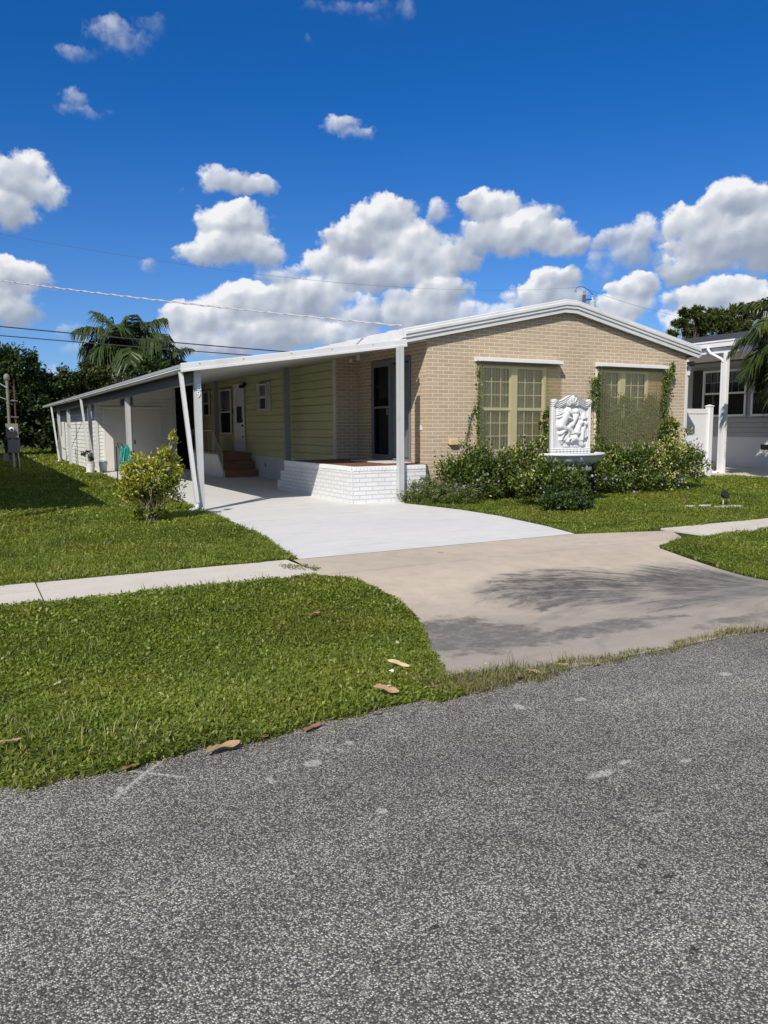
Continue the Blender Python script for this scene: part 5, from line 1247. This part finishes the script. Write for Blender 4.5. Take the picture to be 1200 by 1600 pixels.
def shrub(name, label, cat, base, lobes, n, L, W, mat, tint, seed, group=None, clumps=60, nst=14, st_mat=None, st_r=.012, flowers=0, spread=.16, up=.35, shell=.35):
    o = thing(name, label, cat, (base[0], base[1], 0), group)
    V, F, T, C = crown_leaves(n, lobes, L, W, tint, spread, up, clumps, shell, seed)
    k = V.reshape(-1, 4, 3)[:, :, 2].min(1) > .015
    V = V.reshape(-1, 4, 3)[k].reshape(-1, 3); T = T.reshape(-1, 4)[k].ravel(); q = np.arange(len(V) // 4)[:, None] * 4
    np_mesh('foliage', V, [np.concatenate([q + [0, 1, 2], q + [0, 2, 3]])], mat, o, T)
    r_ = random.Random(seed); idx = r_.sample(range(len(C)), min(nst, len(C)))
    stems((base[0], base[1], 0), [C[i] for i in idx], st_r, st_mat or M_STEM, o, seed)
    if flowers:
        P = V.reshape(-1, 4, 3)[:, 2]
        # blooms sit on the outermost leaves of the street side and the top
        s = -P[:, 1] * 1.0 - P[:, 0] * .35 + P[:, 2] * .25
        cell = np.round(P[:, [0, 2]] / .16).astype(int); best = {}
        for i in np.argsort(-s)[: len(s) // 3]:
            c_ = tuple(cell[i]); best.setdefault(c_, i)
        ks = list(best.values()); r_.shuffle(ks)
        for i in ks[:flowers]:
            f_ = bpy.data.objects.new('flower', FLOWER); COL.objects.link(f_); adopt(f_, o)
            d_ = Vector((-.35 + r_.gauss(0, .25), -1, .45 + r_.gauss(0, .3)))
            f_.location = Vector(P[i]) + d_.normalized() * .03; f_.rotation_euler = d_.to_track_quat('Z', 'Y').to_euler()
            s_ = r_.uniform(.75, 1.15); f_.scale = (s_, s_, s_)
    return o

def tint_mix(lo=.3, hi=.7, bright=.10, patch=1.6, seed=0, zk=.0):
    def f(P, r_, C):
        t = r_.uniform(lo, hi, len(P)) + zk * (P[:, 2] - .5)
        pn = vnoise(C[:, 0] + C[:, 1] * .4, C[:, 2] + C[:, 1] * .3, patch * 2.2, seed + 20)
        b = (r_.uniform(0, 1, len(P)) < bright * np.clip((pn - .42) * 6, 0, 3.2) * np.clip(P[:, 2] / .6, .2, 1.4))
        return np.where(b, r_.uniform(.88, 1., len(P)), np.clip(t, 0, .86))
    return f
GRP = 'flowering shrubs in the bed under the front windows'
SH = lambda lab, base, lobes, n, seed, fl, br=.12, L=.074: shrub('flowering_shrub', lab, 'shrub', base, lobes, int(n * .82), L, .50, M_SHRUB, tint_mix(.12, .72, br, 1.6, seed), seed, GRP, int(n / 55), 16, None, .010, fl, .17)
SH('green shrub with purple flowers below the left end of the first window, beside the porch', (9.25, 13.45), [(9.25, 13.45, .52, .62, .5, .52), (8.95, 13.35, .40, .38, .4, .40), (9.55, 13.5, .66, .42, .4, .48), (9.3, 13.15, .3, .6, .35, .32)], 9500, 1, 12, .10)
SH('green shrub with purple flowers under the middle of the first window', (10.35, 13.35), [(10.3, 13.35, .50, .68, .52, .54), (10.75, 13.4, .66, .45, .42, .46), (9.95, 13.2, .42, .45, .42, .42), (10.4, 13.0, .28, .7, .4, .3)], 10500, 2, 14, .12)
SH('tall leafy shrub climbing the right side of the first window behind the fountain', (11.6, 13.6), [(11.4, 13.4, .55, .60, .42, .58), (11.85, 13.80, 1.15, .33, .18, .60), (11.90, 13.86, 1.68, .26, .14, .42), (11.65, 13.7, .98, .36, .24, .40)], 11500, 3, 3, .10)
SH('yellow tipped shrub in front of the left half of the fountain basin', (9.95, 11.45), [(9.88, 11.45, .40, .48, .45, .42), (10.12, 11.25, .44, .34, .34, .28), (9.6, 11.6, .42, .40, .40, .42), (10.12, 11.0, .28, .42, .35, .3)], 9500, 4, 8, .26)
SH('green shrub right of the fountain under the second window', (12.7, 13.2), [(12.6, 13.25, .50, .65, .52, .54), (13.1, 13.3, .62, .5, .45, .50), (12.3, 13.0, .42, .4, .4, .42), (12.8, 12.85, .28, .6, .36, .3)], 10500, 5, 8, .10)
SH('green shrub with pale tips in the middle of the right half of the bed', (14.0, 13.1), [(14.0, 13.15, .54, .62, .5, .52), (13.6, 13.2, .62, .45, .4, .45), (14.4, 13.2, .66, .45, .42, .42), (14.0, 12.8, .28, .65, .35, .3)], 10500, 6, 8, .22)
SH('tallest shrub at the right end of the bed, beside the vinyl fence', (15.2, 13.3), [(15.25, 13.3, .62, .66, .5, .62), (15.40, 13.5, 1.12, .40, .30, .44), (15.45, 13.5, 1.46, .22, .18, .30), (15.75, 13.2, .58, .42, .4, .46), (15.15, 12.95, .3, .6, .35, .32)], 11500, 7, 10, .16)
shrub('low_shrub', 'low dark green spreading shrub at the front of the bed on the lawn', 'shrub', (9.62, 10.75), [(9.6, 10.75, .16, .50, .36, .20), (9.3, 10.7, .14, .28, .26, .15), (9.95, 10.85, .18, .34, .3, .22), (9.7, 11.0, .3, .4, .3, .2)], 5200, .062, .55, M_DSHRUB, lambda P, r_, C: r_.uniform(.1, 1, len(P)), 8, None, 90, 10, None, .006, 0, .2, .4)
gc = shrub('flowering_groundcover', 'low ground cover dotted with tiny white flowers at the porch corner', 'ground cover', (8.35, 13.25), [(8.30, 13.3, .14, .45, .42, .24), (7.92, 13.45, .08, .34, .3, .16), (8.75, 13.05, .16, .5, .4, .26), (8.5, 12.75, .06, .55, .35, .14), (8.3, 13.6, .24, .4, .2, .24)], 11000, .036, .55, M_VINE, lambda P, r_, C: r_.uniform(.1, 1, len(P)), 9, None, 120, 10, None, .004, 0, .22, .5)
wr = np.random.default_rng(9); WV = []; WF = []
cm_ = np.array([v.co[:] for v in WFLOWER.vertices]); nfl = 420
fo_ = [c for c in gc.children if c.name.startswith('foliage')][0]; vc = np.array([v.co[:] for v in fo_.data.vertices]).reshape(-1, 4, 3)[:, 2]
vc = vc[vc[:, 2] > np.quantile(vc[:, 2], .45)]
for i in range(nfl):
    p = vc[wr.integers(0, len(vc))]; k = len(WV) * len(cm_); WV.append(cm_ * wr.uniform(.7, 1.1) + p + [0, -.01, .012])
WFc = np.array([list(p.vertices) for p in WFLOWER.polygons])
wf = np_mesh('white_flower', np.concatenate(WV), [np.concatenate([WFc + i * len(cm_) for i in range(nfl)])], M_PETAL, gc); wf['kind'] = 'stuff'
shrub('yellow_bush', 'yellow green leafy bush with many bare stems on the left lawn', 'bush', (2.66, 13.05), [(2.42, 13.0, .62, .28, .26, .26), (2.62, 13.05, .88, .34, .28, .24), (2.92, 13.1, .98, .26, .22, .26), (3.05, 13.1, 1.30, .09, .08, .16), (2.30, 13.0, .85, .14, .12, .12), (3.02, 13.05, .62, .22, .2, .20), (2.30, 12.95, .52, .22, .2, .14), (2.66, 13.0, .60, .34, .28, .2), (2.62, 13.0, .12, .30, .26, .12), (2.75, 13.0, .72, .36, .3, .3), (2.45, 13.0, .36, .26, .26, .2), (2.85, 13.05, .36, .26, .26, .2)], 6000, .062, .55, M_CROTON,
      lambda P, r_, C: np.clip(r_.uniform(.05, .75, len(P)) + .35 * (P[:, 2] - .55) - .30 * (P[:, 0] - 2.65) + .16, 0, 1), 10, None, 90, 46, M_STEM, .011, 0, .24, .6, .2)

# vines on the wall beside and behind the storm panels
def vine(label, pts, n, seed, spread, L=.055, depth=.02):
    r_ = np.random.default_rng(seed); o = thing('climbing_vine', label, 'vine', pts[0], 'vines on the brick front')
    P = np.array(pts); seg = r_.integers(0, len(P) - 1, n); t = r_.uniform(0, 1, (n, 1)); Q = P[seg] * (1 - t) + P[seg + 1] * t
    sp = np.interp(Q[:, 2], [p[2] for p in sorted(pts, key=lambda a: a[2])], [spread] * len(pts))
    Q = Q + np.stack([r_.normal(0, 1, n) * sp, r_.normal(0, depth, n), r_.normal(0, 1, n) * .05], 1)
    A = unit(np.stack([r_.normal(0, .7, n), r_.normal(-.3, .3, n), r_.normal(-.5, .5, n)], 1)); Nn = unit(np.array([-.1, -1., .35]) + r_.normal(0, .4, (n, 3)))
    V, F = leaf_geo(Q, A, Nn, L * r_.uniform(.6, 1.2, n), L * .75 * r_.uniform(.6, 1.1, n), .12)
    np_mesh('foliage', V, [F], M_SCREENVINE if 'tangle' in label else M_VINE, o, np.repeat(r_.uniform(.05, 1, n), 4))
    m = MB()
    for k in range(2): m.tube([(p[0] + r_.normal(0, spread * .3), p[1], p[2]) for p in pts], .006, 5)
    m.build('stem', M_STEM, o)
vine('vine strip climbing behind the left edge of the first storm panel', [(10.05, 14.12, .8), (10.07, 14.12, 1.4), (10.04, 14.12, 2.0), (10.06, 14.12, 2.9)], 700, 31, .045)
vine('thin dangling vine on the bare brick left of the first window', [(9.72, 14.16, 1.15), (9.78, 14.16, 1.5), (9.84, 14.16, 1.75), (9.92, 14.15, 1.95), (10.05, 14.14, 1.97)], 90, 32, .025, .05)
vine('broad vine filling the left edge of the second storm panel', [(13.62, 14.08, .7), (13.60, 14.09, 1.4), (13.64, 14.09, 2.1), (13.60, 14.1, 2.85)], 1500, 33, .085)
vine('leafy vine hanging in the gap left of the second window above the fountain', [(13.36, 14.1, 2.05), (13.34, 14.1, 2.3), (13.42, 14.1, 2.45), (13.48, 14.1, 2.72)], 190, 34, .07, .07)
vine('thick vine down the right edge of the second window', [(15.72, 13.98, .7), (15.78, 13.96, 1.2), (15.72, 14.0, 1.6), (15.66, 14.0, 2.1), (15.74, 13.98, 2.6), (15.78, 13.97, 2.9)], 1500, 35, .075, .062, .05)
vine('short sprig of vine reaching past the right end of the second window header', [(15.78, 13.95, 2.95), (15.92, 13.98, 3.08), (16.05, 14.05, 2.98), (16.02, 14.08, 2.72)], 130, 36, .05, .065)
vine('low tangle of vine covering the lower half of the second window behind the panel', [(13.7, 14.11, 1.0), (13.95, 14.11, 1.7), (14.2, 14.11, 1.1), (14.45, 14.11, 1.75), (14.7, 14.11, 1.1), (14.95, 14.11, 1.8), (15.2, 14.11, 1.1), (15.5, 14.11, 1.75), (15.3, 14.11, 2.3), (15.0, 14.11, 1.6), (14.42, 14.11, 2.3), (13.9, 14.11, 1.5), (13.75, 14.11, 2.4)], 6000, 37, .12, .055, .015)

# potted plant in the bucket
pl = shrub('bucket_plant', 'small dark drooping plant growing in the left white bucket', 'plant', (3.70, 28.05), [(3.60, 28.0, .72, .14, .12, .07), (3.74, 28.05, .56, .06, .06, .07)], 150, .09, .6, M_DSHRUB, lambda P, r_, C: r_.uniform(0, .6, len(P)), 12, None, 16, 6, M_STEM, .006, 0, .35, 0.)

# ------------------------------------------------------------------ trees
def tree(name, label, base, h, lobes, n, L, W, mat, seed, clumps=160, group='trees behind the carport', bark=None, tr=.22, dark=.0, spread=.13, shell=.45, limbs=16):
    o = thing(name, label, 'tree', base, group)
    B = np.array(base); lob = [tuple(B + np.array(l[:3])) + tuple(l[3:]) for l in lobes]
    def tint(P, r_, C):
        return np.clip(.42 + .22 * r_.normal(size=len(P)) + .28 * (vnoise(C[:, 0] * 1.1, C[:, 2] * 1.1, .9, seed) - .5) - dark, 0, 1)
    V, F, T, C = crown_leaves(n, lob, L, W, tint, spread, .1, clumps, shell, seed)
    np_mesh('crown', V, [F], mat, o, T)
    r_ = random.Random(seed); m = MB(); top = Vector((base[0] + r_.gauss(0, .3), base[1], base[2] + h * .78)); b = Vector(base)
    tp = [b.lerp(top, t) + Vector((math.sin(t * 5 + seed) * .12 * h * .1, math.cos(t * 4) * .1, 0)) for t in (0, .15, .35, .6, .85, 1)]
    m.tube(tp, [tr * 1.25, tr, tr * .8, tr * .6, tr * .35, tr * .15], 8)
    for i in r_.sample(range(len(C)), min(limbs, len(C))):
        s = tp[r_.choice([1, 2, 2, 3, 3, 4])]; e = Vector(C[i]); md = s.lerp(e, .5) + Vector((0, 0, -.05 * (e - s).length))
        m.tube([s, md, e], [tr * .38, tr * .22, tr * .06], 5)
    m.build('trunk', bark or M_BARK, o)
    return o
tree('leafy_tree', 'tall dark leafy tree at the left edge behind the meter boxes', (2.2, 49, 0), 6.4, [(-.6, 0, 3.6, 2.0, 1.6, 2.2), (.6, 0, 4.9, 1.3, 1.2, 1.2), (-1.3, .2, 4.9, 1.2, 1.2, 1.2), (1.3, -.2, 2.6, 1.3, 1.2, 1.9), (0, 0, 1.5, 2.0, 1.4, 1.5)], 26000, .22, .6, M_HEDGE, 41, 420)
tree('leafy_tree', 'dark tree with drooping leaves left of the carport end post', (4.8, 50.5, 0), 5.4, [(0, 0, 3.0, 1.5, 1.3, 2.1), (.5, -.2, 4.1, .9, .9, .9), (-.6, -.3, 1.5, 1.4, 1.1, 1.5), (.9, -.3, 1.8, 1.2, 1, 1.5)], 17000, .22, .6, M_HEDGE, 42, 300, dark=.05)
tree('leafy_tree', 'olive green tree directly above the far end of the carport roof', (7.0, 52, 0), 5.6, [(0, 0, 3.6, 1.7, 1.4, 1.5), (-1.2, 0, 2.6, 1.2, 1.2, 1.5), (1.0, .2, 3.2, 1.4, 1.2, 1.6), (.2, 0, 1.6, 2.0, 1.3, 1.6), (.3, 0, 4.7, 1., .9, .8)], 20000, .21, .6, M_TREE2, 43, 320)
tree('leafy_tree', 'greyish brown leaved tree below the palm crown', (9.0, 50.5, 0), 5.0, [(0, 0, 3.6, 1.3, 1.1, 1.1), (.9, 0, 3.3, 1.1, 1.0, 1.1), (-.7, 0, 2.6, 1.1, 1., 1.2), (.3, 0, 1.5, 1.6, 1.1, 1.5)], 13000, .19, .55, M_BROWNLEAF, 44, 260)
tree('leafy_tree', 'very dark tree filling the space under the two palms', (11.6, 55, 0), 7.0, [(0, 0, 4.6, 2.0, 1.5, 1.7), (1.6, 0, 4.0, 1.5, 1.3, 1.6), (-1.5, 0, 3.8, 1.4, 1.3, 1.6), (.6, 0, 2.2, 2.4, 1.5, 2.1)], 20000, .24, .6, M_HEDGE, 45, 320, dark=.08)
tree('leafy_tree', 'dark bushy tree low behind the shed corner', (15.2, 56, 0), 6.6, [(0, 0, 4.0, 1.5, 1.3, 1.6), (1.4, 0, 3.2, 1.4, 1.3, 1.6), (0, 0, 1.8, 2.0, 1.4, 1.8)], 12000, .24, .6, M_HEDGE, 46, 220)
tree('leafy_tree', 'shady tree at the far left of the hedge row', (-1.6, 47, 0), 6.6, [(0, 0, 4.2, 1.8, 1.5, 1.9), (-1.4, 0, 2.4, 1.6, 1.3, 2.1), (1.3, 0, 2.0, 1.5, 1.2, 1.8)], 15000, .23, .6, M_HEDGE, 47, 240)

# ---- palms
def frond_geo(base, az, el0, length, droop, nl, ll, lw, r_, vee=.5, hang=.35, tint0=.45, curl=0.):
    """pinnate frond: arching rachis with paired drooping leaflets"""
    ns = 14; p = np.array(base, float); pts = [p.copy()]; el_ = el0; a = az
    for i in range(ns):
        d = np.array([math.cos(a) * math.cos(el_), math.sin(a) * math.cos(el_), math.sin(el_)]); p = p + d * length / ns; pts.append(p.copy())
        el_ -= droop / ns * (1 + .8 * i / ns); a += curl / ns
    pts = np.array(pts); s = np.linspace(.10, 1., nl); idx = s * ns; i0 = np.minimum(idx.astype(int), ns - 1); f = (idx - i0)[:, None]
    Q = pts[i0] * (1 - f) + pts[i0 + 1] * f; Tn = unit(pts[i0 + 1] - pts[i0])
    side = unit(np.cross(Tn, np.array([0, 0, 1.]))); upv = np.cross(side, Tn)
    VV, FF, TT = [], [], []; off = 0
    for sg in (-1, 1):
        n = nl; ln = ll * np.interp(s, [.1, .3, .7, 1.], [.55, 1., .85, .35]) * r_.uniform(.82, 1.12, n)
        A = unit(side * sg * 1.0 + Tn * np.interp(s, [0, 1], [.35, .9])[:, None] + upv * (vee + r_.normal(0, .22, n))[:, None])
        tip = Q + A * ln[:, None] + np.array([0, 0, -1.]) * (hang * ln * r_.uniform(.7, 1.4, n))[:, None]
        mid = Q + A * (ln * .55)[:, None] + np.array([0, 0, -1.]) * (hang * .22 * ln)[:, None]
        wv = unit(np.cross(A, upv + r_.normal(0, .4, (n, 3)))) * lw * .5
        V = np.empty((n, 6, 3)); V[:, 0] = Q - wv * .6; V[:, 1] = Q + wv * .6; V[:, 2] = mid + wv; V[:, 3] = mid - wv; V[:, 4] = tip + wv * .12; V[:, 5] = tip - wv * .12
        k = np.arange(n)[:, None] * 6 + off; FF += [k + [0, 1, 2, 3], k + [3, 2, 4, 5]]; VV.append(V.reshape(-1, 3)); off += n * 6
        TT.append(np.repeat(np.clip(tint0 + r_.normal(0, .14, n), 0, 1), 6))
    return np.concatenate(VV), FF, np.concatenate(TT), pts
def palm(name, label, base, h, fronds, length, nl, ll, lw, mat, seed, group=None, trunk=.22, shaft=1.2, lean=(0, 0), el=(.2, 1.35), droop=(1.2, 2.0), vee=.5, hang=.4, azs=None):
    r_ = np.random.default_rng(seed); o = thing(name, label, 'palm tree', base, group); b = Vector(base); top = b + Vector((lean[0], lean[1], h))
    m = MB(); m.tube([b + Vector((0, 0, -.1)), b.lerp(top, .05), b.lerp(top, .3), b.lerp(top, .7), top], [trunk * 1.4, trunk * 1.2, trunk, trunk * .95, trunk * .8], 12); m.build('trunk', M_GTRUNK, o)
    c = top + Vector((0, 0, shaft)); m = MB(); m.tube([top, top.lerp(c, .3), top.lerp(c, .8), c], [trunk * .95, trunk * 1.0, trunk * .6, trunk * .3], 12); m.build('crownshaft', M_SHAFT, o)
    for k in range(fronds):
        az = (azs[k] if azs is not None else 2 * PI * k * .381966 + r_.normal(0, .12)); t = k / max(1, fronds - 1)
        e0 = el[1] + (el[0] - el[1]) * t + r_.normal(0, .08); dr = droop[0] + (droop[1] - droop[0]) * t * .9 + r_.normal(0, .12)
        V, F, T, pts = frond_geo(c + Vector((r_.normal(0, .04), r_.normal(0, .04), -.1 * t)), az, e0, length * r_.uniform(.88, 1.1), dr, nl, ll, lw, r_, vee, hang, .38 + .25 * (1 - t), r_.normal(0, .25))
        fo2 = np_mesh('frond', V, F, mat, o, T)
        m = MB(); m.tube([tuple(p) for p in pts], [.035 * length / 3 * (1 - .85 * i / (len(pts) - 1)) for i in range(len(pts))], 5); m.build('rachis', M_SHAFT, fo2)
    return o
palm('royal_palm', 'tall feathery palm rising highest above the carport roof', (10.6, 58, 0), 6.3, 26, 3.7, 54, 1.6, .13, M_PALM, 51, 'palms behind the carport', .24, 1.0, (0, 0), (-.3, 1.22), (.8, 1.4), .15, .85)
palm('royal_palm', 'smaller pale fronded palm right of the tallest palm', (13.3, 58, 0), 5.5, 18, 2.3, 44, .9, .085, M_PALM, 52, 'palms behind the carport', .18, .6, (0, 0), (-.3, 1.25), (1.2, 1.9), .2, .8)
palm('feather_palm', 'dense shaggy palm leaning in from the right edge in front of the house next door', (20.75, 13.2, 0), 3.1, 42, 2.35, 110, .80, .048, M_RPALM, 53, None, .15, .7, (0, 0), (-.5, 1.25), (1.0, 1.7), .3, .6)

# ---- pines
def pine(label, base, h, lobes, n, seed, tr=.2, L=.42):
    lobes = [(a * 1.12, b, c, rx * .60, ry * .7, rz * .55) for a, b, c, rx, ry, rz in lobes]
    o = tree('pine_tree', label, base, h, lobes, int(n * .62), L, .22, M_PINE, seed, int(n / 130), 'pines beyond the house next door', M_PBARK, tr, 0, .34, .3, 26)
    return o
pine('open crowned pine at the left end of the group, clear against the cloud', (59.6, 50, 0), 12.4, [(-.3, 0, 11.3, 1.3, 1.2, .55), (1.5, 0, 11.2, .9, .9, .45), (-1.7, 0, 10.6, 1.0, 1, .5), (-2.9, 0, 9.6, .75, .8, .35), (.2, 0, 10.5, 1.3, 1.1, .5), (-.9, 0, 9.7, .6, .6, .4), (1.7, 0, 10.4, .8, .8, .4), (.4, 0, 12.0, .8, .8, .4), (-1.0, 0, 11.8, .7, .7, .35)], 9500, 61, .20)
pine('round crowned pine in the middle of the group', (63.3, 51, 0), 12.5, [(0, 0, 12.0, 1.2, 1.1, .6), (-1.3, 0, 11.3, 1.1, 1.0, .6), (1.4, 0, 11.4, 1.1, 1.0, .7), (.2, 0, 11.0, 1.3, 1.1, .5), (2.2, 0, 10.6, 1.0, 1.0, .8), (-1.9, 0, 9.9, 1.3, 1., .5), (-.6, 0, 9.4, 1.2, 1., .5), (1.3, 0, 9.7, 1.4, 1.1, .7), (-2.8, 0, 9.2, .8, .8, .4)], 14000, 62, .22)
pine('tallest pine half hidden by the palm at the right edge', (68.4, 52, 0), 13.6, [(0, 0, 12.9, 1.5, 1.2, .7), (-1.6, 0, 12.4, 1.0, 1.0, .55), (1.4, 0, 12.2, 1.3, 1.2, .7), (0, 0, 11.3, 1.9, 1.3, .8), (-1.2, 0, 10.3, 1.7, 1.3, .8), (1.8, 0, 10.4, 1.6, 1.3, .9)], 12000, 63, .24)
tree('leafy_tree', 'low rounded tree peeping over the shingled roof below the pines', (58.2, 49, 0), 8.4, [(0, 0, 7.9, 1.2, 1.2, .55), (-1.4, 0, 7.5, 1.0, 1.1, .5), (2.2, 0, 7.6, 1.5, 1.3, .6), (0, 0, 6.6, 2.6, 1.6, 1.1)], 8000, .24, .55, M_TREE2, 64, 160, 'pines beyond the house next door')

# ------------------------------------------------------------------ fallen leaves and small litter
def dead_leaf_mesh(seed, w=.38, curl=.35):
    r_ = random.Random(seed); m = MB(); n, k = 9, 4
    for i in range(n + 1):
        t = i / n; wd = w * (math.sin(PI * min(1, t * 1.02)) ** .7) * (.8 + .2 * r_.random())
        for j in range(-k // 2, k // 2 + 1):
            s = j / (k / 2); m.v.append((t - .5, wd * .5 * s + .04 * math.sin(t * 5), curl * (.28 * s * s * wd + .25 * (t - .5) ** 2) + .05 * r_.random() + .03 * math.sin(t * 7 + s)))
    c = k + 1
    for i in range(n):
        for j in range(k): m.f.append((i * c + j, (i + 1) * c + j, (i + 1) * c + j + 1, i * c + j + 1))
    me = bpy.data.meshes.new('fallen_leaf'); me.from_pydata(m.v, [], m.f); me.update(); me.polygons.foreach_set('use_smooth', [True] * len(me.polygons)); return me
def leafcol(n_, c): return paint(n_, c, .75, .4, 30., .3, .25, .4, (.10, .05, .03))
LM = [leafcol('dry_leaf_brown', (.31, .17, .09)), leafcol('dry_leaf_tan', (.42, .28, .16)), leafcol('dry_leaf_pale', (.58, .50, .30)), leafcol('dry_leaf_yellow', (.60, .44, .06))]
LME = []
for i, (sd_, w_, c_) in enumerate(((1, .34, .25), (2, .46, .5), (3, .30, .3))):
    for j in range(4):
        me = dead_leaf_mesh(sd_ + 10 * j, w_, c_); me.materials.append(LM[j]); LME.append(me)
def dead_leaf(x, y, z, size, rot, kind, mesh, label, tilt=0.):
    o = bpy.data.objects.new('fallen_leaf', LME[mesh * 4 + kind]); COL.objects.link(o)
    o.location = (x, y, z + float(swale(y))); o.rotation_euler = (tilt, tilt * .5, rot); o.scale = (size, size, size); tag(o, label, 'leaf', 'dead leaves along the kerbside')
dead_leaf(1.00, 3.49, .02, .185, .25, 1, 1, 'largest tan dead leaf lying at the grass edge above the road')
dead_leaf(1.20, 3.53, .02, .085, -.2, 0, 1, 'crumpled brown leaf just right of the largest one')
dead_leaf(1.48, 3.53, .015, .135, .5, 0, 0, 'curled brown leaf at the grass edge, second large one along the kerb')
dead_leaf(.575, 3.50, .02, .105, .45, 0, 0, 'narrow brown leaf at the grass edge by the painted cross')
dead_leaf(.10, 4.02, .055, .11, .1, 1, 0, 'orange brown leaf half buried in the grass at the left edge of the picture')
dead_leaf(1.87, 3.55, .015, .055, 0., 0, 2, 'small brown leaf on the road edge left of the folded leaf')
dead_leaf(2.04, 3.76, .05, .15, -.6, 1, 1, 'folded tan leaf on the grass by the corner of the apron', .3)
dead_leaf(2.32, 3.72, .03, .10, -.1, 1, 0, 'tan leaf in the grass where the dry strip begins')
dead_leaf(2.38, 4.22, .05, .15, -.7, 2, 2, 'pale withered leaf lying in the grass left of the apron corner', .35)
dead_leaf(2.92, 3.64, .02, .10, .5, 0, 1, 'brown leaf among the dry grass strip', .2)
dead_leaf(3.02, 3.66, .03, .10, -.3, 1, 1, 'orange tan leaf next to the brown one in the dry strip', .3)
dead_leaf(3.28, 3.68, .03, .08, -.5, 3, 0, 'yellow leaf in the dry grass strip')
dead_leaf(3.50, 3.60, .02, .07, .2, 0, 2, 'small rust leaf at the right of the dry strip')
dead_leaf(2.53, 5.95, .06, .13, .3, 0, 1, 'brown curled leaf on the verge grass near the driveway')
dead_leaf(2.70, 4.80, .06, .085, 1.2, 2, 0, 'buff leaf in the verge near the stained concrete')
dead_leaf(.42, 5.15, .055, .08, .9, 2, 2, 'pale leaf in the left part of the verge')
dead_leaf(5.05, 7.9, .012, .09, -.2, 1, 0, 'lone tan leaf on the beige concrete')
dead_leaf(7.30, 4.55, .06, .10, .2, 1, 0, 'pale brown leaf at the foot of the right verge')
cr = np.random.default_rng(77); ncr = 520
cx_ = cr.uniform(-1.5, 5.5, ncr); cy_ = 3.52 - np.abs(cr.normal(0, .07, ncr)) + np.where(cx_ > 2.4, .06, 0.); ca_ = cr.uniform(0, 2 * PI, ncr)
V, F = leaf_geo(np.stack([cx_, cy_, np.full(ncr, .006)], 1), np.stack([np.cos(ca_), np.sin(ca_), cr.uniform(0, .3, ncr)], 1), unit(np.array([0, 0, 1.]) + cr.normal(0, .3, (ncr, 3))), cr.uniform(.006, .022, ncr), cr.uniform(.003, .009, ncr), .1)
tag(np_mesh('leaf_crumbs', V, [F], M_DRYG, None, np.repeat(cr.uniform(.3, 1, ncr), 4)), 'scattered dry crumbs of leaves and straw on the road along the grass edge', 'leaf litter', None, 'stuff')
def litter(name, x, y, z, r_, label, mat, n=6):
    m = MB(); q = random.Random(int(x * 1000))
    for k in range(n):
        a = q.uniform(0, 2 * PI); d = r_ * q.uniform(.1, 1); px, py = x + d * math.cos(a), y + d * math.sin(a); s = r_ * q.uniform(.3, .5)
        m.lathe((px, py, z + float(swale(y)) + q.uniform(0, r_ * .5)), [(0, 0), (s, s * .25), (s * .9, s * .5), (0, s * .4)], 6)
    tag(m.build(name, mat), label, 'flower' if 'flower' in name else 'litter')
litter('wild_flower', 2.20, 3.98, .075, .018, 'tuft of tiny white wild flowers in the grass near the apron corner', M_PETAL, 8)
litter('wild_flower', 2.06, 3.76, .07, .010, 'single small white bloom beside the folded tan leaf', M_PETAL, 4)
litter('paper_scrap', 2.92, 4.02, .008, .013, 'bit of white litter on the apron by the dry strip', M_PETAL, 2)
